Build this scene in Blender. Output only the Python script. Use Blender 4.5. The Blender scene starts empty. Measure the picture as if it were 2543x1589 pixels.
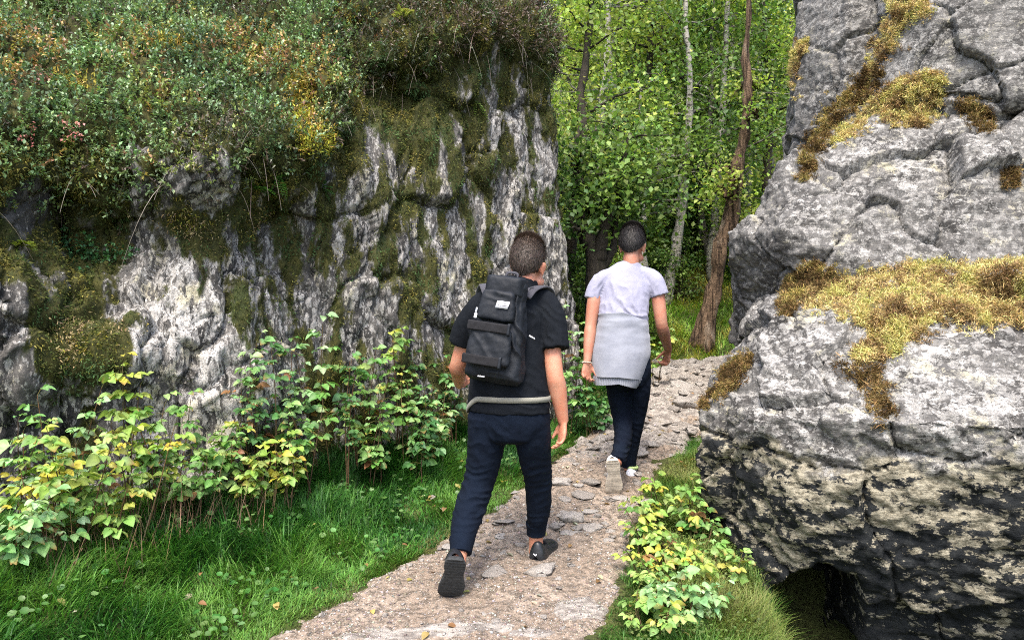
import bpy, bmesh, math, random
import numpy as np
from mathutils import Vector, Matrix
from mathutils.bvhtree import BVHTree

rng = np.random.default_rng(11)
random.seed(11)
SC = bpy.context.scene
COL = SC.collection
F_ = 1900.0            # focal length in photograph pixels
CAMZ = 1.6
CX, CY = 1271.5, 794.5


def P(px, py, Y):
    """a point seen at photograph pixel (px, py), Y metres ahead of the camera"""
    return np.array([(px - CX) / F_ * Y, Y, CAMZ - (py - CY) / F_ * Y])


def proj(p):
    p = np.asarray(p)
    return np.stack([CX + F_ * p[..., 0] / p[..., 1], CY - F_ * (p[..., 2] - CAMZ) / p[..., 1]], -1)


def sstep(a, b, x):
    t = np.clip((np.asarray(x, float) - a) / (b - a), 0, 1)
    return t * t * (3 - 2 * t)


# ---------------------------------------------------------------- noise
_r = np.random.default_rng(3)
_perm = _r.permutation(256)
_perm = np.concatenate([_perm, _perm, _perm])
_g = _r.normal(size=(256, 3))
_g /= np.linalg.norm(_g, axis=1)[:, None]


def pnoise(p):
    p = np.asarray(p, float)
    i = np.floor(p).astype(np.int64)
    f = p - i
    i &= 255
    u = f * f * f * (f * (f * 6 - 15) + 10)
    r = 0.0
    for dx in (0, 1):
        wx = u[:, 0] if dx else 1 - u[:, 0]
        for dy in (0, 1):
            wy = u[:, 1] if dy else 1 - u[:, 1]
            for dz in (0, 1):
                wz = u[:, 2] if dz else 1 - u[:, 2]
                h = _perm[_perm[_perm[i[:, 0] + dx] + i[:, 1] + dy] + i[:, 2] + dz]
                g = _g[h]
                d = g[:, 0] * (f[:, 0] - dx) + g[:, 1] * (f[:, 1] - dy) + g[:, 2] * (f[:, 2] - dz)
                r = r + wx * wy * wz * d
    return r * 1.5


def fbm(p, octv=4, gain=.5, lac=2.03):
    p = np.asarray(p, float)
    a, s = 1.0, 0.0
    for k in range(octv):
        s = s + a * pnoise(p + k * 17.3)
        p = p * lac
        a *= gain
    return s


def ridged(p, octv=3):
    p = np.asarray(p, float)
    a, s = 1.0, 0.0
    for k in range(octv):
        s = s + a * (1 - 2 * np.abs(pnoise(p + k * 11.7)))
        p = p * 2.1
        a *= .5
    return s


def facets(p, size, stretch, seed, tilt=.35, step=.5):
    """broken-rock relief: space cut into random blocks, each with its own level and tilted face"""
    g = np.asarray(p) / size * np.asarray(stretch)
    ci = np.floor(g).astype(np.int64)
    bd = np.full(len(g), 1e9); bh = np.zeros((len(g), 5)); rel = np.zeros((len(g), 3)); d2 = np.full(len(g), 1e9)
    for dx in (-1, 0, 1):
        for dy in (-1, 0, 1):
            for dz in (-1, 0, 1):
                c = ci + [dx, dy, dz]
                h = (c[:, 0] * 73856093 ^ c[:, 1] * 19349663 ^ c[:, 2] * 83492791 ^ (seed * 2654435)) & 0x7fffffff
                r = np.stack([((h * (k * 2 + 3) * 40503 + k * 97) >> 7) % 1024 / 1024. for k in range(8)], -1)
                q = c + .1 + .8 * r[:, :3]
                dl = g - q
                d = (dl ** 2).sum(1)
                m = d < bd
                d2 = np.where(m, bd, np.minimum(d2, d))
                bd = np.where(m, d, bd)
                bh[m] = r[m, 3:8] - .5
                rel[m] = dl[m]
    edge = np.sqrt(d2) - np.sqrt(bd)
    return (bh[:, 0] * step + (rel * bh[:, 1:4]).sum(1) * 2 * tilt) * size, edge


# ---------------------------------------------------------------- meshes
def mk_mesh(name, V, F, col=None, smooth=True, attrs=None):
    V = np.asarray(V, np.float32)
    F = np.asarray(F, np.int32)
    me = bpy.data.meshes.new(name)
    me.vertices.add(len(V))
    me.vertices.foreach_set('co', V.ravel())
    k = F.shape[1]
    me.loops.add(F.size)
    me.loops.foreach_set('vertex_index', F.ravel())
    me.polygons.add(len(F))
    me.polygons.foreach_set('loop_start', np.arange(0, F.size, k, dtype=np.int32))
    if smooth:
        me.polygons.foreach_set('use_smooth', np.ones(len(F), bool))
    me.update(calc_edges=True)
    if col is not None:
        c = np.ones((len(V), 4), np.float32)
        c[:, :3] = col
        a = me.color_attributes.new('Col', 'FLOAT_COLOR', 'POINT')
        a.data.foreach_set('color', c.ravel())
    for an, av in (attrs or {}).items():
        a = me.attributes.new(an, 'FLOAT', 'POINT')
        a.data.foreach_set('value', np.asarray(av, np.float32))
    return me


def obj(name, me, mat=None, parent=None, loc=None):
    o = bpy.data.objects.new(name, me)
    COL.objects.link(o)
    if mat is not None:
        me.materials.append(mat)
    if parent is not None:
        o.parent = parent
    if loc is not None:
        o.location = loc
    return o


def tag(o, label=None, cat=None, group=None, kind=None):
    if label: o['label'] = label
    if cat: o['category'] = cat
    if group: o['group'] = group
    if kind: o['kind'] = kind
    return o


def empty(name, loc, label, cat, group=None):
    o = bpy.data.objects.new(name, None)
    o.empty_display_size = .1
    COL.objects.link(o)
    o.location = tuple(float(v) for v in loc)
    return tag(o, label, cat, group)


def tri(F):
    F = np.asarray(F)
    if F.shape[1] == 3: return F
    return np.concatenate([F[:, [0, 1, 2]], F[:, [0, 2, 3]]])


class Acc:
    def __init__(s):
        s.V, s.F, s.C, s.n = [], [], [], 0

    def add(s, V, F, C=None):
        V = np.asarray(V, float)
        if len(V) == 0: return
        F = tri(np.asarray(F))
        s.V.append(V); s.F.append(F + s.n); s.n += len(V)
        if C is None: C = np.ones((len(V), 3)) * .5
        C = np.asarray(C, float)
        if C.ndim == 1: C = np.tile(C, (len(V), 1))
        s.C.append(C)

    def get(s):
        return np.concatenate(s.V), np.concatenate(s.F), np.concatenate(s.C)

    def mesh(s, name, smooth=True, origin=None):
        V, F, C = s.get()
        if origin is not None: V = V - np.asarray(origin)
        return mk_mesh(name, V, F, C, smooth)


def nrm(a):
    a = np.asarray(a, float)
    return a / np.maximum(np.linalg.norm(a, axis=-1, keepdims=True), 1e-9)


def frames(d, up):
    """(N,3,3) columns x=side, y=d, z=normal near up"""
    y = nrm(d)
    x = np.cross(y, up)
    bad = np.linalg.norm(x, axis=1) < 1e-4
    x[bad] = np.cross(y[bad], [1, .3, .2])
    x = nrm(x)
    z = np.cross(x, y)
    return np.stack([x, y, z], -1)


def scat(V, F, R, pos, scl, col):
    N, k = len(pos), len(V)
    scl = np.asarray(scl, float)
    if scl.ndim == 1: scl = np.tile(scl[:, None], (1, 3))
    W = V[None] * scl[:, None, :]
    W = np.einsum('nij,nkj->nki', R, W) + np.asarray(pos)[:, None, :]
    F = tri(F)
    FF = F[None] + (np.arange(N) * k)[:, None, None]
    CC = np.repeat(np.asarray(col, float), k, axis=0)
    return W.reshape(-1, 3), FF.reshape(-1, 3), CC


def catmull(c, n):
    c = np.asarray(c, float)
    k = len(c)
    if k == 2:
        t = np.linspace(0, 1, n)[:, None]
        return c[0] * (1 - t) + c[1] * t
    t = np.linspace(0, k - 1, n)
    i = np.clip(np.floor(t).astype(int), 0, k - 2)
    f = (t - i)[:, None]
    p0 = c[np.clip(i - 1, 0, k - 1)]; p1 = c[i]; p2 = c[i + 1]; p3 = c[np.clip(i + 2, 0, k - 1)]
    return .5 * (2 * p1 + (p2 - p0) * f + (2 * p0 - 5 * p1 + 4 * p2 - p3) * f ** 2 + (3 * p1 - p0 - 3 * p2 + p3) * f ** 3)


def tube(ctrl, side=(1, 0, 0), n=20, seg=16, rnd=(0, 0), close=True):
    """rings x,y,z,rx,ry; elliptical tube; rnd rounds either end"""
    c = np.asarray([(*r_, r_[3]) if len(r_) == 4 else r_ for r_ in ctrl], float)
    if c.shape[1] == 4: c = np.concatenate([c, c[:, 3:4]], 1)
    c = catmull(c, n) if n else c
    c[:, 3:] = np.maximum(c[:, 3:], 1e-4)
    tg = np.gradient(c[:, :3], axis=0)
    tg = nrm(tg)
    pre, post = [], []
    if rnd[0]:
        for a in (0.12, .45, .75):
            r = math.sin(a * math.pi / 2 + .02)
            q = c[0].copy(); q[:3] -= tg[0] * rnd[0] * math.cos(a * math.pi / 2); q[3:] *= r
            pre.append((q, tg[0]))
    if rnd[1]:
        for a in (.75, .45, .12):
            r = math.sin(a * math.pi / 2 + .02)
            q = c[-1].copy(); q[:3] += tg[-1] * rnd[1] * math.cos(a * math.pi / 2); q[3:] *= r
            post.append((q, tg[-1]))
    C = np.array([a for a, _ in pre] + list(c) + [a for a, _ in post])
    T = np.array([a for _, a in pre] + list(tg) + [a for _, a in post])
    s = np.asarray(side, float)
    if s.ndim == 1: s = np.tile(s, (len(C), 1))
    s = nrm(s - (s * T).sum(1, keepdims=True) * T)
    f = np.cross(T, s)
    a = np.linspace(0, 2 * math.pi, seg, endpoint=False)
    V = C[:, None, :3] + s[:, None] * (np.cos(a)[None, :, None] * C[:, 3][:, None, None]) + f[:, None] * (np.sin(a)[None, :, None] * C[:, 4][:, None, None])
    m = len(C)
    V = V.reshape(-1, 3)
    i = np.arange(m - 1)[:, None] * seg
    j = np.arange(seg)[None]
    j2 = (j + 1) % seg
    Fq = np.stack([i + j, i + j2, i + seg + j2, i + seg + j], -1).reshape(-1, 4)
    F = tri(Fq)
    if close:
        V = np.concatenate([V, C[:1, :3], C[-1:, :3]])
        b, e = m * seg, m * seg + 1
        jj = np.arange(seg); jn = (jj + 1) % seg
        F = np.concatenate([F, np.stack([np.full(seg, b), jn, jj], -1), np.stack([np.full(seg, e), (m - 1) * seg + jj, (m - 1) * seg + jn], -1)])
    return V, F


def ellipsoid(c, R, r, nu=20, nv=14):
    v = np.linspace(0, math.pi, nv)
    u = np.linspace(0, 2 * math.pi, nu, endpoint=False)
    X = np.stack([np.sin(v)[:, None] * np.cos(u), np.sin(v)[:, None] * np.sin(u), np.cos(v)[:, None] * np.ones(nu)], -1).reshape(-1, 3)
    V = (X * np.asarray(r)) @ np.asarray(R).T + np.asarray(c)
    i = np.arange(nv - 1)[:, None] * nu
    j = np.arange(nu)[None]; j2 = (j + 1) % nu
    F = np.stack([i + j, i + nu + j, i + nu + j2, i + j2], -1).reshape(-1, 4)
    return V, F


def mesh_arrays(me):
    V = np.empty(len(me.vertices) * 3, np.float32); me.vertices.foreach_get('co', V)
    N = np.empty(len(me.vertices) * 3, np.float32); me.vertices.foreach_get('normal', N)
    return V.reshape(-1, 3).astype(float), N.reshape(-1, 3).astype(float)


def set_co(me, V):
    me.vertices.foreach_set('co', np.asarray(V, np.float32).ravel())
    me.update()


def fuse(parts, voxel, smooth=4, name='fused', sfac=.5):
    """union of closed shapes as one continuous surface"""
    a = Acc()
    for V, F in parts: a.add(V, F)
    V, F, _ = a.get()
    me = mk_mesh(name, V, F)
    o = bpy.data.objects.new('tmp', me)
    COL.objects.link(o)
    m = o.modifiers.new('r', 'REMESH'); m.mode = 'VOXEL'; m.voxel_size = voxel; m.use_smooth_shade = True
    if smooth:
        s = o.modifiers.new('s', 'SMOOTH'); s.factor = sfac; s.iterations = smooth
    dg = bpy.context.evaluated_depsgraph_get()
    dg.update()
    out = bpy.data.meshes.new_from_object(o.evaluated_get(dg))
    out.name = name
    bpy.data.objects.remove(o)
    bpy.data.meshes.remove(me)
    out.polygons.foreach_set('use_smooth', np.ones(len(out.polygons), bool))
    return out


def hull(pts):
    bm = bmesh.new()
    for p in pts: bm.verts.new(tuple(float(v) for v in p))
    bmesh.ops.convex_hull(bm, input=bm.verts)
    bmesh.ops.delete(bm, geom=[v for v in bm.verts if not v.link_faces], context='VERTS')
    bmesh.ops.triangulate(bm, faces=bm.faces)
    bmesh.ops.recalc_face_normals(bm, faces=bm.faces)
    bm.verts.index_update()
    V = np.array([v.co[:] for v in bm.verts]); F = np.array([[v.index for v in f.verts] for f in bm.faces])
    bm.free()
    return V, F


# ---------------------------------------------------------------- materials
def N(nt, typ, ins=None, **props):
    n = nt.nodes.new('ShaderNode' + typ)
    for k, v in props.items(): setattr(n, k, v)
    for k, v in (ins or {}).items():
        s = n.inputs[k]
        if isinstance(v, bpy.types.NodeSocket): nt.links.new(v, s)
        elif isinstance(v, (tuple, list)) and len(v) == 3 and s.type == 'RGBA': s.default_value = (*v, 1)
        else: s.default_value = v
    return n


def new_mat(name):
    m = bpy.data.materials.new(name)
    m.use_nodes = True
    nt = m.node_tree
    nt.nodes.clear()
    out = nt.nodes.new('ShaderNodeOutputMaterial')
    return m, nt, out


def ramp(nt, fac, a, b, lo=0.0, hi=1.0):
    return N(nt, 'MapRange', {0: fac, 1: a, 2: b, 3: lo, 4: hi}, interpolation_type='SMOOTHSTEP').outputs[0]


def mixc(nt, f, a, b, bt='MIX'):
    return N(nt, 'Mix', {0: f, 6: a, 7: b}, data_type='RGBA', blend_type=bt).outputs[2]


def mth(nt, op, a, b=0.0, clamp=False):
    return N(nt, 'Math', {0: a, 1: b}, operation=op, use_clamp=clamp).outputs[0]


def noise(nt, vec, scale, detail=5, rough=.55, dist=0.0):
    return N(nt, 'TexNoise', {'Vector': vec, 'Scale': scale, 'Detail': detail, 'Roughness': rough, 'Distortion': dist}).outputs[0]


def vmap(nt, vec, scale=(1, 1, 1), rot=(0, 0, 0), loc=(0, 0, 0)):
    return N(nt, 'Mapping', {'Vector': vec, 'Scale': scale, 'Rotation': rot, 'Location': loc}).outputs[0]


def attr(nt, name):
    return N(nt, 'Attribute', attribute_name=name)


def bump(nt, h, strength, dist, normal=None):
    d = {'Height': h, 'Strength': strength, 'Distance': dist}
    if normal is not None: d['Normal'] = normal
    return N(nt, 'Bump', d).outputs[0]


def finish(nt, out, bsdf):
    nt.links.new(bsdf, out.inputs[0])


def foliage_mat(name, trans=.35, rough=.5, spec=.3, veins=False):
    """colour comes from the leaf itself (Col), light passes through the blade"""
    m, nt, out = new_mat(name)
    c = attr(nt, 'Col').outputs[0]
    tc = N(nt, 'TexCoord').outputs[3]
    n = noise(nt, tc, 40, 3)
    c2 = mixc(nt, ramp(nt, n, .3, .7, 0, .35), c, (.55, .6, .45), 'MULTIPLY')
    b = N(nt, 'BsdfPrincipled', {'Base Color': c2, 'Roughness': rough, 'Specular IOR Level': spec})
    t = N(nt, 'BsdfTranslucent', {'Color': mixc(nt, 1.0, c2, (1.0, 1.06, .6), 'MULTIPLY')})
    mx = N(nt, 'MixShader', {0: trans, 1: b.outputs[0], 2: t.outputs[0]})
    finish(nt, out, mx.outputs[0])
    return m


def col_mat(name, rough=.8, spec=.2):
    m, nt, out = new_mat(name)
    c = attr(nt, 'Col').outputs[0]
    tc = N(nt, 'TexCoord').outputs[3]
    n = noise(nt, tc, 60, 4)
    c2 = mixc(nt, ramp(nt, n, .3, .7, 0, .6), c, (.5, .5, .5), 'MULTIPLY')
    b = N(nt, 'BsdfPrincipled', {'Base Color': c2, 'Roughness': rough, 'Specular IOR Level': spec,
                                 'Normal': bump(nt, n, .4, .01)})
    finish(nt, out, b.outputs[0])
    return m


def cloth_mat(name, col, col2=None, rough=.85, wscale=900, sheen=.2, bstr=.25, spec=.15):
    m, nt, out = new_mat(name)
    tc = N(nt, 'TexCoord').outputs[3]
    n1 = noise(nt, tc, 9, 4, .6)
    n2 = noise(nt, vmap(nt, tc, (1, 1, 2.2)), wscale, 2)
    c = mixc(nt, ramp(nt, n1, .3, .7), col, col2 or tuple(v * 1.35 for v in col))
    c = mixc(nt, ramp(nt, n2, .35, .65, 0, .35), c, tuple(v * .55 for v in col))
    nb = bump(nt, n2, bstr, .002, bump(nt, noise(nt, vmap(nt, tc, (1, 1, .7)), 22, 4, .55), .35, .012))
    b = N(nt, 'BsdfPrincipled', {'Base Color': c, 'Roughness': rough, 'Specular IOR Level': spec, 'Sheen Weight': sheen, 'Normal': nb})
    finish(nt, out, b.outputs[0])
    return m


def plain_mat(name, col, rough=.6, spec=.3, metal=0.0, nscale=30, var=.3):
    m, nt, out = new_mat(name)
    tc = N(nt, 'TexCoord').outputs[3]
    n = noise(nt, tc, nscale, 5, .6)
    c = mixc(nt, ramp(nt, n, .3, .7), tuple(v * (1 - var) for v in col), tuple(min(1, v * (1 + var)) for v in col))
    b = N(nt, 'BsdfPrincipled', {'Base Color': c, 'Roughness': rough, 'Specular IOR Level': spec, 'Metallic': metal, 'Normal': bump(nt, n, .25, .004)})
    finish(nt, out, b.outputs[0])
    return m


def skin_mat(name, col):
    m, nt, out = new_mat(name)
    tc = N(nt, 'TexCoord').outputs[3]
    n = noise(nt, tc, 14, 4, .6)
    n2 = noise(nt, tc, 160, 3, .6)
    c = mixc(nt, ramp(nt, n, .3, .7), col, (col[0] * 1.02, col[1] * .78, col[2] * .72))
    c = mixc(nt, ramp(nt, n2, .4, .65, 0, .25), c, tuple(v * .7 for v in col))
    b = N(nt, 'BsdfPrincipled', {'Base Color': c, 'Roughness': .5, 'Specular IOR Level': .35, 'Subsurface Weight': .12,
                                 'Subsurface Radius': (.012, .005, .003), 'Subsurface Scale': .5, 'Normal': bump(nt, n2, .2, .002)})
    finish(nt, out, b.outputs[0])
    return m

# ================================================================ camera, sky, light
cam = bpy.data.cameras.new('camera')
cam.sensor_width = 36.0
cam.lens = F_ / 2543 * 36
cam.clip_start = .05
cam.clip_end = 2000
co = bpy.data.objects.new('camera', cam)
COL.objects.link(co)
co.location = (0, 0, CAMZ)
co.rotation_euler = (math.pi / 2, 0, 0)
SC.camera = co

SUN_EL, SUN_ROT = math.radians(60), math.radians(192)     # behind the camera, to the left
w = bpy.data.worlds.new('World')
SC.world = w
w.use_nodes = True
nt = w.node_tree
nt.nodes.clear()
sky = nt.nodes.new('ShaderNodeTexSky')
sky.sky_type = 'NISHITA'
sky.sun_disc = False
sky.sun_elevation = SUN_EL
sky.sun_rotation = SUN_ROT
sky.air_density = 1.0
sky.dust_density = 4.0
sky.ozone_density = 1.0
bg = nt.nodes.new('ShaderNodeBackground')
bg.inputs['Strength'].default_value = .15
ow = nt.nodes.new('ShaderNodeOutputWorld')
nt.links.new(sky.outputs[0], bg.inputs[0])
nt.links.new(bg.outputs[0], ow.inputs[0])
sl = bpy.data.lights.new('sun', 'SUN')
sl.energy = 1.5
sl.angle = math.radians(22)
sl.color = (1.0, .94, .85)
so = bpy.data.objects.new('sun', sl)
COL.objects.link(so)
sd = Vector((math.sin(SUN_ROT) * math.cos(SUN_EL), math.cos(SUN_ROT) * math.cos(SUN_EL), math.sin(SUN_EL)))
so.rotation_euler = sd.to_track_quat('Z', 'Y').to_euler()
so.location = tuple(sd * 30)
SC.view_settings.view_transform = 'Standard'
SC.view_settings.look = 'None'
SC.view_settings.exposure = 1.78
SC.view_settings.gamma = 1.0
SC.cycles.max_bounces = 6
SC.cycles.diffuse_bounces = 3
SC.cycles.glossy_bounces = 2
SC.cycles.transmission_bounces = 3
SC.cycles.pixel_filter_type = 'BLACKMAN_HARRIS'
SC.cycles.filter_width = 1.05
SC.cycles.use_denoising = False
SC.cycles.sample_clamp_indirect = 4.0
SC.cycles.caustics_reflective = False
SC.cycles.caustics_refractive = False

# ================================================================ ground and path
_yz = np.array([-60, -5, 0, 2, 3.3, 4.2, 5.3, 7.0, 9.5, 10.5, 12, 14, 20, 40, 90, 400])
_zz = np.array([-1.5, -.2, 0, .12, .20, .27, .45, .75, 1.08, 1.58, 2.25, 3.0, 5.6, 15.5, 26, 40])
_ty = np.linspace(-60, 400, 23001)
_tz = np.interp(_ty, _yz, _zz)
_k = np.hanning(41); _k /= _k.sum()
_tz = np.convolve(np.pad(_tz, 20, mode='edge'), _k, 'valid')
YL = np.array([-3, 1, 2.0, 3.33, 3.68, 4.57, 5.08, 5.65, 6.35, 7.95, 9.2, 9.55, 9.8])
XL = np.array([-3.0, -2.45, -1.9, -1.11, -.93, -.378, -.084, .25, .62, 1.27, 1.78, 2.6, 3.7])
XR = np.interp(YL, [-3, 1, 2, 3.33, 3.82, 4.45, 5.45, 6.13, 8, 9.2, 9.8], [-.6, .0, .2, .45, .57, .739, 1.057, 1.457, 2.4, 3.6, 5.2])


def zpath(y): return np.interp(y, _ty, _tz)
def xl(y): return np.interp(y, YL, XL)
def xr(y): return np.interp(y, YL, XR)


def zground(x, y, rough=True):
    x = np.asarray(x, float); y = np.asarray(y, float)
    z = zpath(y)
    dl = np.maximum(xl(y) - x, 0)
    dr = np.maximum(x - xr(y), 0)
    near = 1 - sstep(8, 11, y)
    z = z + near * .22 * sstep(0, 1.3, dl)
    z = z - (.10 * sstep(.25, .6, dr) + .62 * sstep(.62, .95, dr)) * (1 - sstep(4.6, 5.6, y))
    z = z + .55 * sstep(0.0, 3, dr) * sstep(7.5, 9.5, y)
    far = sstep(9.6, 13, y)
    z = z + far * (.25 * np.clip(x - 1.5, -2, 6))
    if rough:
        q = np.stack([x, y, np.zeros_like(x)], -1).reshape(-1, 3)
        n = fbm(q * .8, 3).reshape(x.shape) * .05 + fbm(q * 4, 3).reshape(x.shape) * .014
        z = z + n * np.where((dl + dr) > 0, 1, .6) + far * fbm(q * .25, 2).reshape(x.shape) * .5
    return z


def axis(a0, a1, st, far, g=1.25):
    a = list(np.arange(a0, a1, st))
    s = st; v = a1
    while v < far: a.append(v); s *= g; v += s
    s = st; v = a0 - st
    while v > -far: a.insert(0, v); s *= g; v -= s
    return np.array(a)


gx = axis(-3.4, 3.6, .05, 380)
gy = axis(1.5, 12, .05, 380)
GX, GY = np.meshgrid(gx, gy)
GZ = zground(GX, GY)
nx, ny = len(gx), len(gy)
i = np.arange(ny - 1)[:, None] * nx; j = np.arange(nx - 1)[None]
Fg = np.stack([i + j, i + j + 1, i + nx + j + 1, i + nx + j], -1).reshape(-1, 4)
m, nt, out = new_mat('soil')
tc = N(nt, 'TexCoord').outputs[3]
n1 = noise(nt, tc, 3, 8, .65); n2 = noise(nt, tc, 40, 6, .6)
c = mixc(nt, ramp(nt, n1, .35, .65), (.035, .045, .016), (.075, .085, .028))
c = mixc(nt, ramp(nt, n2, .45, .7), c, (.02, .017, .011))
b = N(nt, 'BsdfPrincipled', {'Base Color': c, 'Roughness': .95, 'Specular IOR Level': .1, 'Normal': bump(nt, n2, .8, .02)})
finish(nt, out, b.outputs[0])
M_soil = m
ground = obj('ground', mk_mesh('ground', np.stack([GX, GY, GZ], -1).reshape(-1, 3), Fg), M_soil)
tag(ground, kind='structure')

def edge_noise(x, y):
    q = np.stack([x, y, np.zeros_like(x)], -1).reshape(-1, 3)
    return (fbm(q * 3.1, 4) * .075 + fbm(q * 13, 2) * .03).reshape(np.shape(x))


# the trodden path: a sheet of its own over the ground, thinning out under the turf
vy = np.concatenate([np.arange(1.6, 9.78, .0135)])
us = np.linspace(-.06, 1.06, 170)
VY, US = np.meshgrid(vy, us, indexing='ij')
a_ = xl(VY); b_ = xr(VY)
PX = a_ + (b_ - a_) * US
q = np.stack([PX, VY, np.zeros_like(PX)], -1).reshape(-1, 3)
edge = np.minimum(US, 1 - US) * (b_ - a_)
en = edge_noise(PX, VY)
PZ = zground(PX, VY, False)
rocky = (sstep(5.2, 6.4, VY) * .9 + .12)
lum = fbm(q * .8, 3).reshape(PX.shape) * .03
cob = (ridged(q * np.array([2.2, 3.4, 1]) + fbm(q * 5, 2)[:, None] * .25, 3).reshape(PX.shape)) * .055
fine = fbm(q * 26, 3).reshape(PX.shape) * .0045 + fbm(q * 9, 3).reshape(PX.shape) * .009
step = (np.floor(VY * 2.1 + lum * 14) - VY * 2.1) * .05 * sstep(5.6, 6.6, VY)
PZ = PZ + lum * .6 + cob * rocky + fine + .012 + step * .6
PZ = PZ - .09 * (1 - sstep(-.08, .16, edge + en)) ** 1.5
rk = np.clip(sstep(.2, 1.3, cob / .055) * rocky + .5 * sstep(.18, .5, fbm(q * 1.7 + 5, 3).reshape(PX.shape)) * sstep(5.5, 6.5, VY), 0, 1)
for cx_, cy_, rx_, ry_ in ((-.36, 3.38, .40, .085), (.33, 3.60, .13, .12), (.1, 3.36, .12, .04)):
    d = ((PX - cx_) / rx_) ** 2 + ((VY - cy_ - (PX - cx_) * .15) / ry_) ** 2 + fbm(q * 6, 4).reshape(PX.shape) * .9
    mk = 1 - sstep(.55, .95, d)
    rk = np.maximum(rk, mk * 1.25); PZ = PZ + mk * .012
nv, nu = VY.shape
i = np.arange(nv - 1)[:, None] * nu; j = np.arange(nu - 1)[None]
Fp = np.stack([i + j, i + j + 1, i + nu + j + 1, i + nu + j], -1).reshape(-1, 4)
m, nt, out = new_mat('trodden_dirt')
tc = N(nt, 'TexCoord').outputs[3]
n1 = noise(nt, tc, 2.2, 6, .6); n2 = noise(nt, tc, 26, 8, .7); n3 = noise(nt, tc, 120, 4, .7)
c = mixc(nt, ramp(nt, n1, .35, .65), (.225, .172, .130), (.322, .258, .204))
c = mixc(nt, ramp(nt, n2, .40, .62), c, (.10, .08, .062))
c = mixc(nt, ramp(nt, n3, .56, .66, 0, .75), c, (.42, .385, .345))
rv = N(nt, 'TexVoronoi', {'Vector': tc, 'Scale': 45.0, 'Randomness': 1.0})
c = mixc(nt, ramp(nt, rv.outputs[0], .28, .12, 0, .5), c, mixc(nt, rv.outputs[1], (.24, .2, .17), (.5, .46, .41)))
n4 = noise(nt, vmap(nt, tc, (5, 14, 8)), 2.0, 8, .7)
rkc = mixc(nt, ramp(nt, n4, .35, .65), (.14, .122, .108), (.36, .33, .295))
rka = attr(nt, 'rock').outputs[2]
c = mixc(nt, ramp(nt, mth(nt, 'ADD', rka, mth(nt, 'MULTIPLY', mth(nt, 'SUBTRACT', n2, .5), 1.2)), .3, .6), c, rkc)
nb = bump(nt, mth(nt, 'ADD', n2, mth(nt, 'MULTIPLY', n3, .4)), .7, .02, bump(nt, n4, .5, .02))
b = N(nt, 'BsdfPrincipled', {'Base Color': c, 'Roughness': .9, 'Specular IOR Level': .2, 'Normal': nb})
finish(nt, out, b.outputs[0])
M_path = m
path = obj('path', mk_mesh('path', np.stack([PX, VY, PZ], -1).reshape(-1, 3), Fp, attrs={'rock': rk.ravel()}), M_path)
tag(path, kind='structure')
_pt = BVHTree.FromPolygons([tuple(v) for v in np.stack([PX, VY, PZ], -1).reshape(-1, 3)[::1]], Fp.tolist())


def path_z(x, y):
    h = _pt.ray_cast(Vector((x, y, 6)), Vector((0, 0, -1)))
    return h[0].z if h[0] is not None else float(zground(np.array([x]), np.array([y]))[0])

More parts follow.
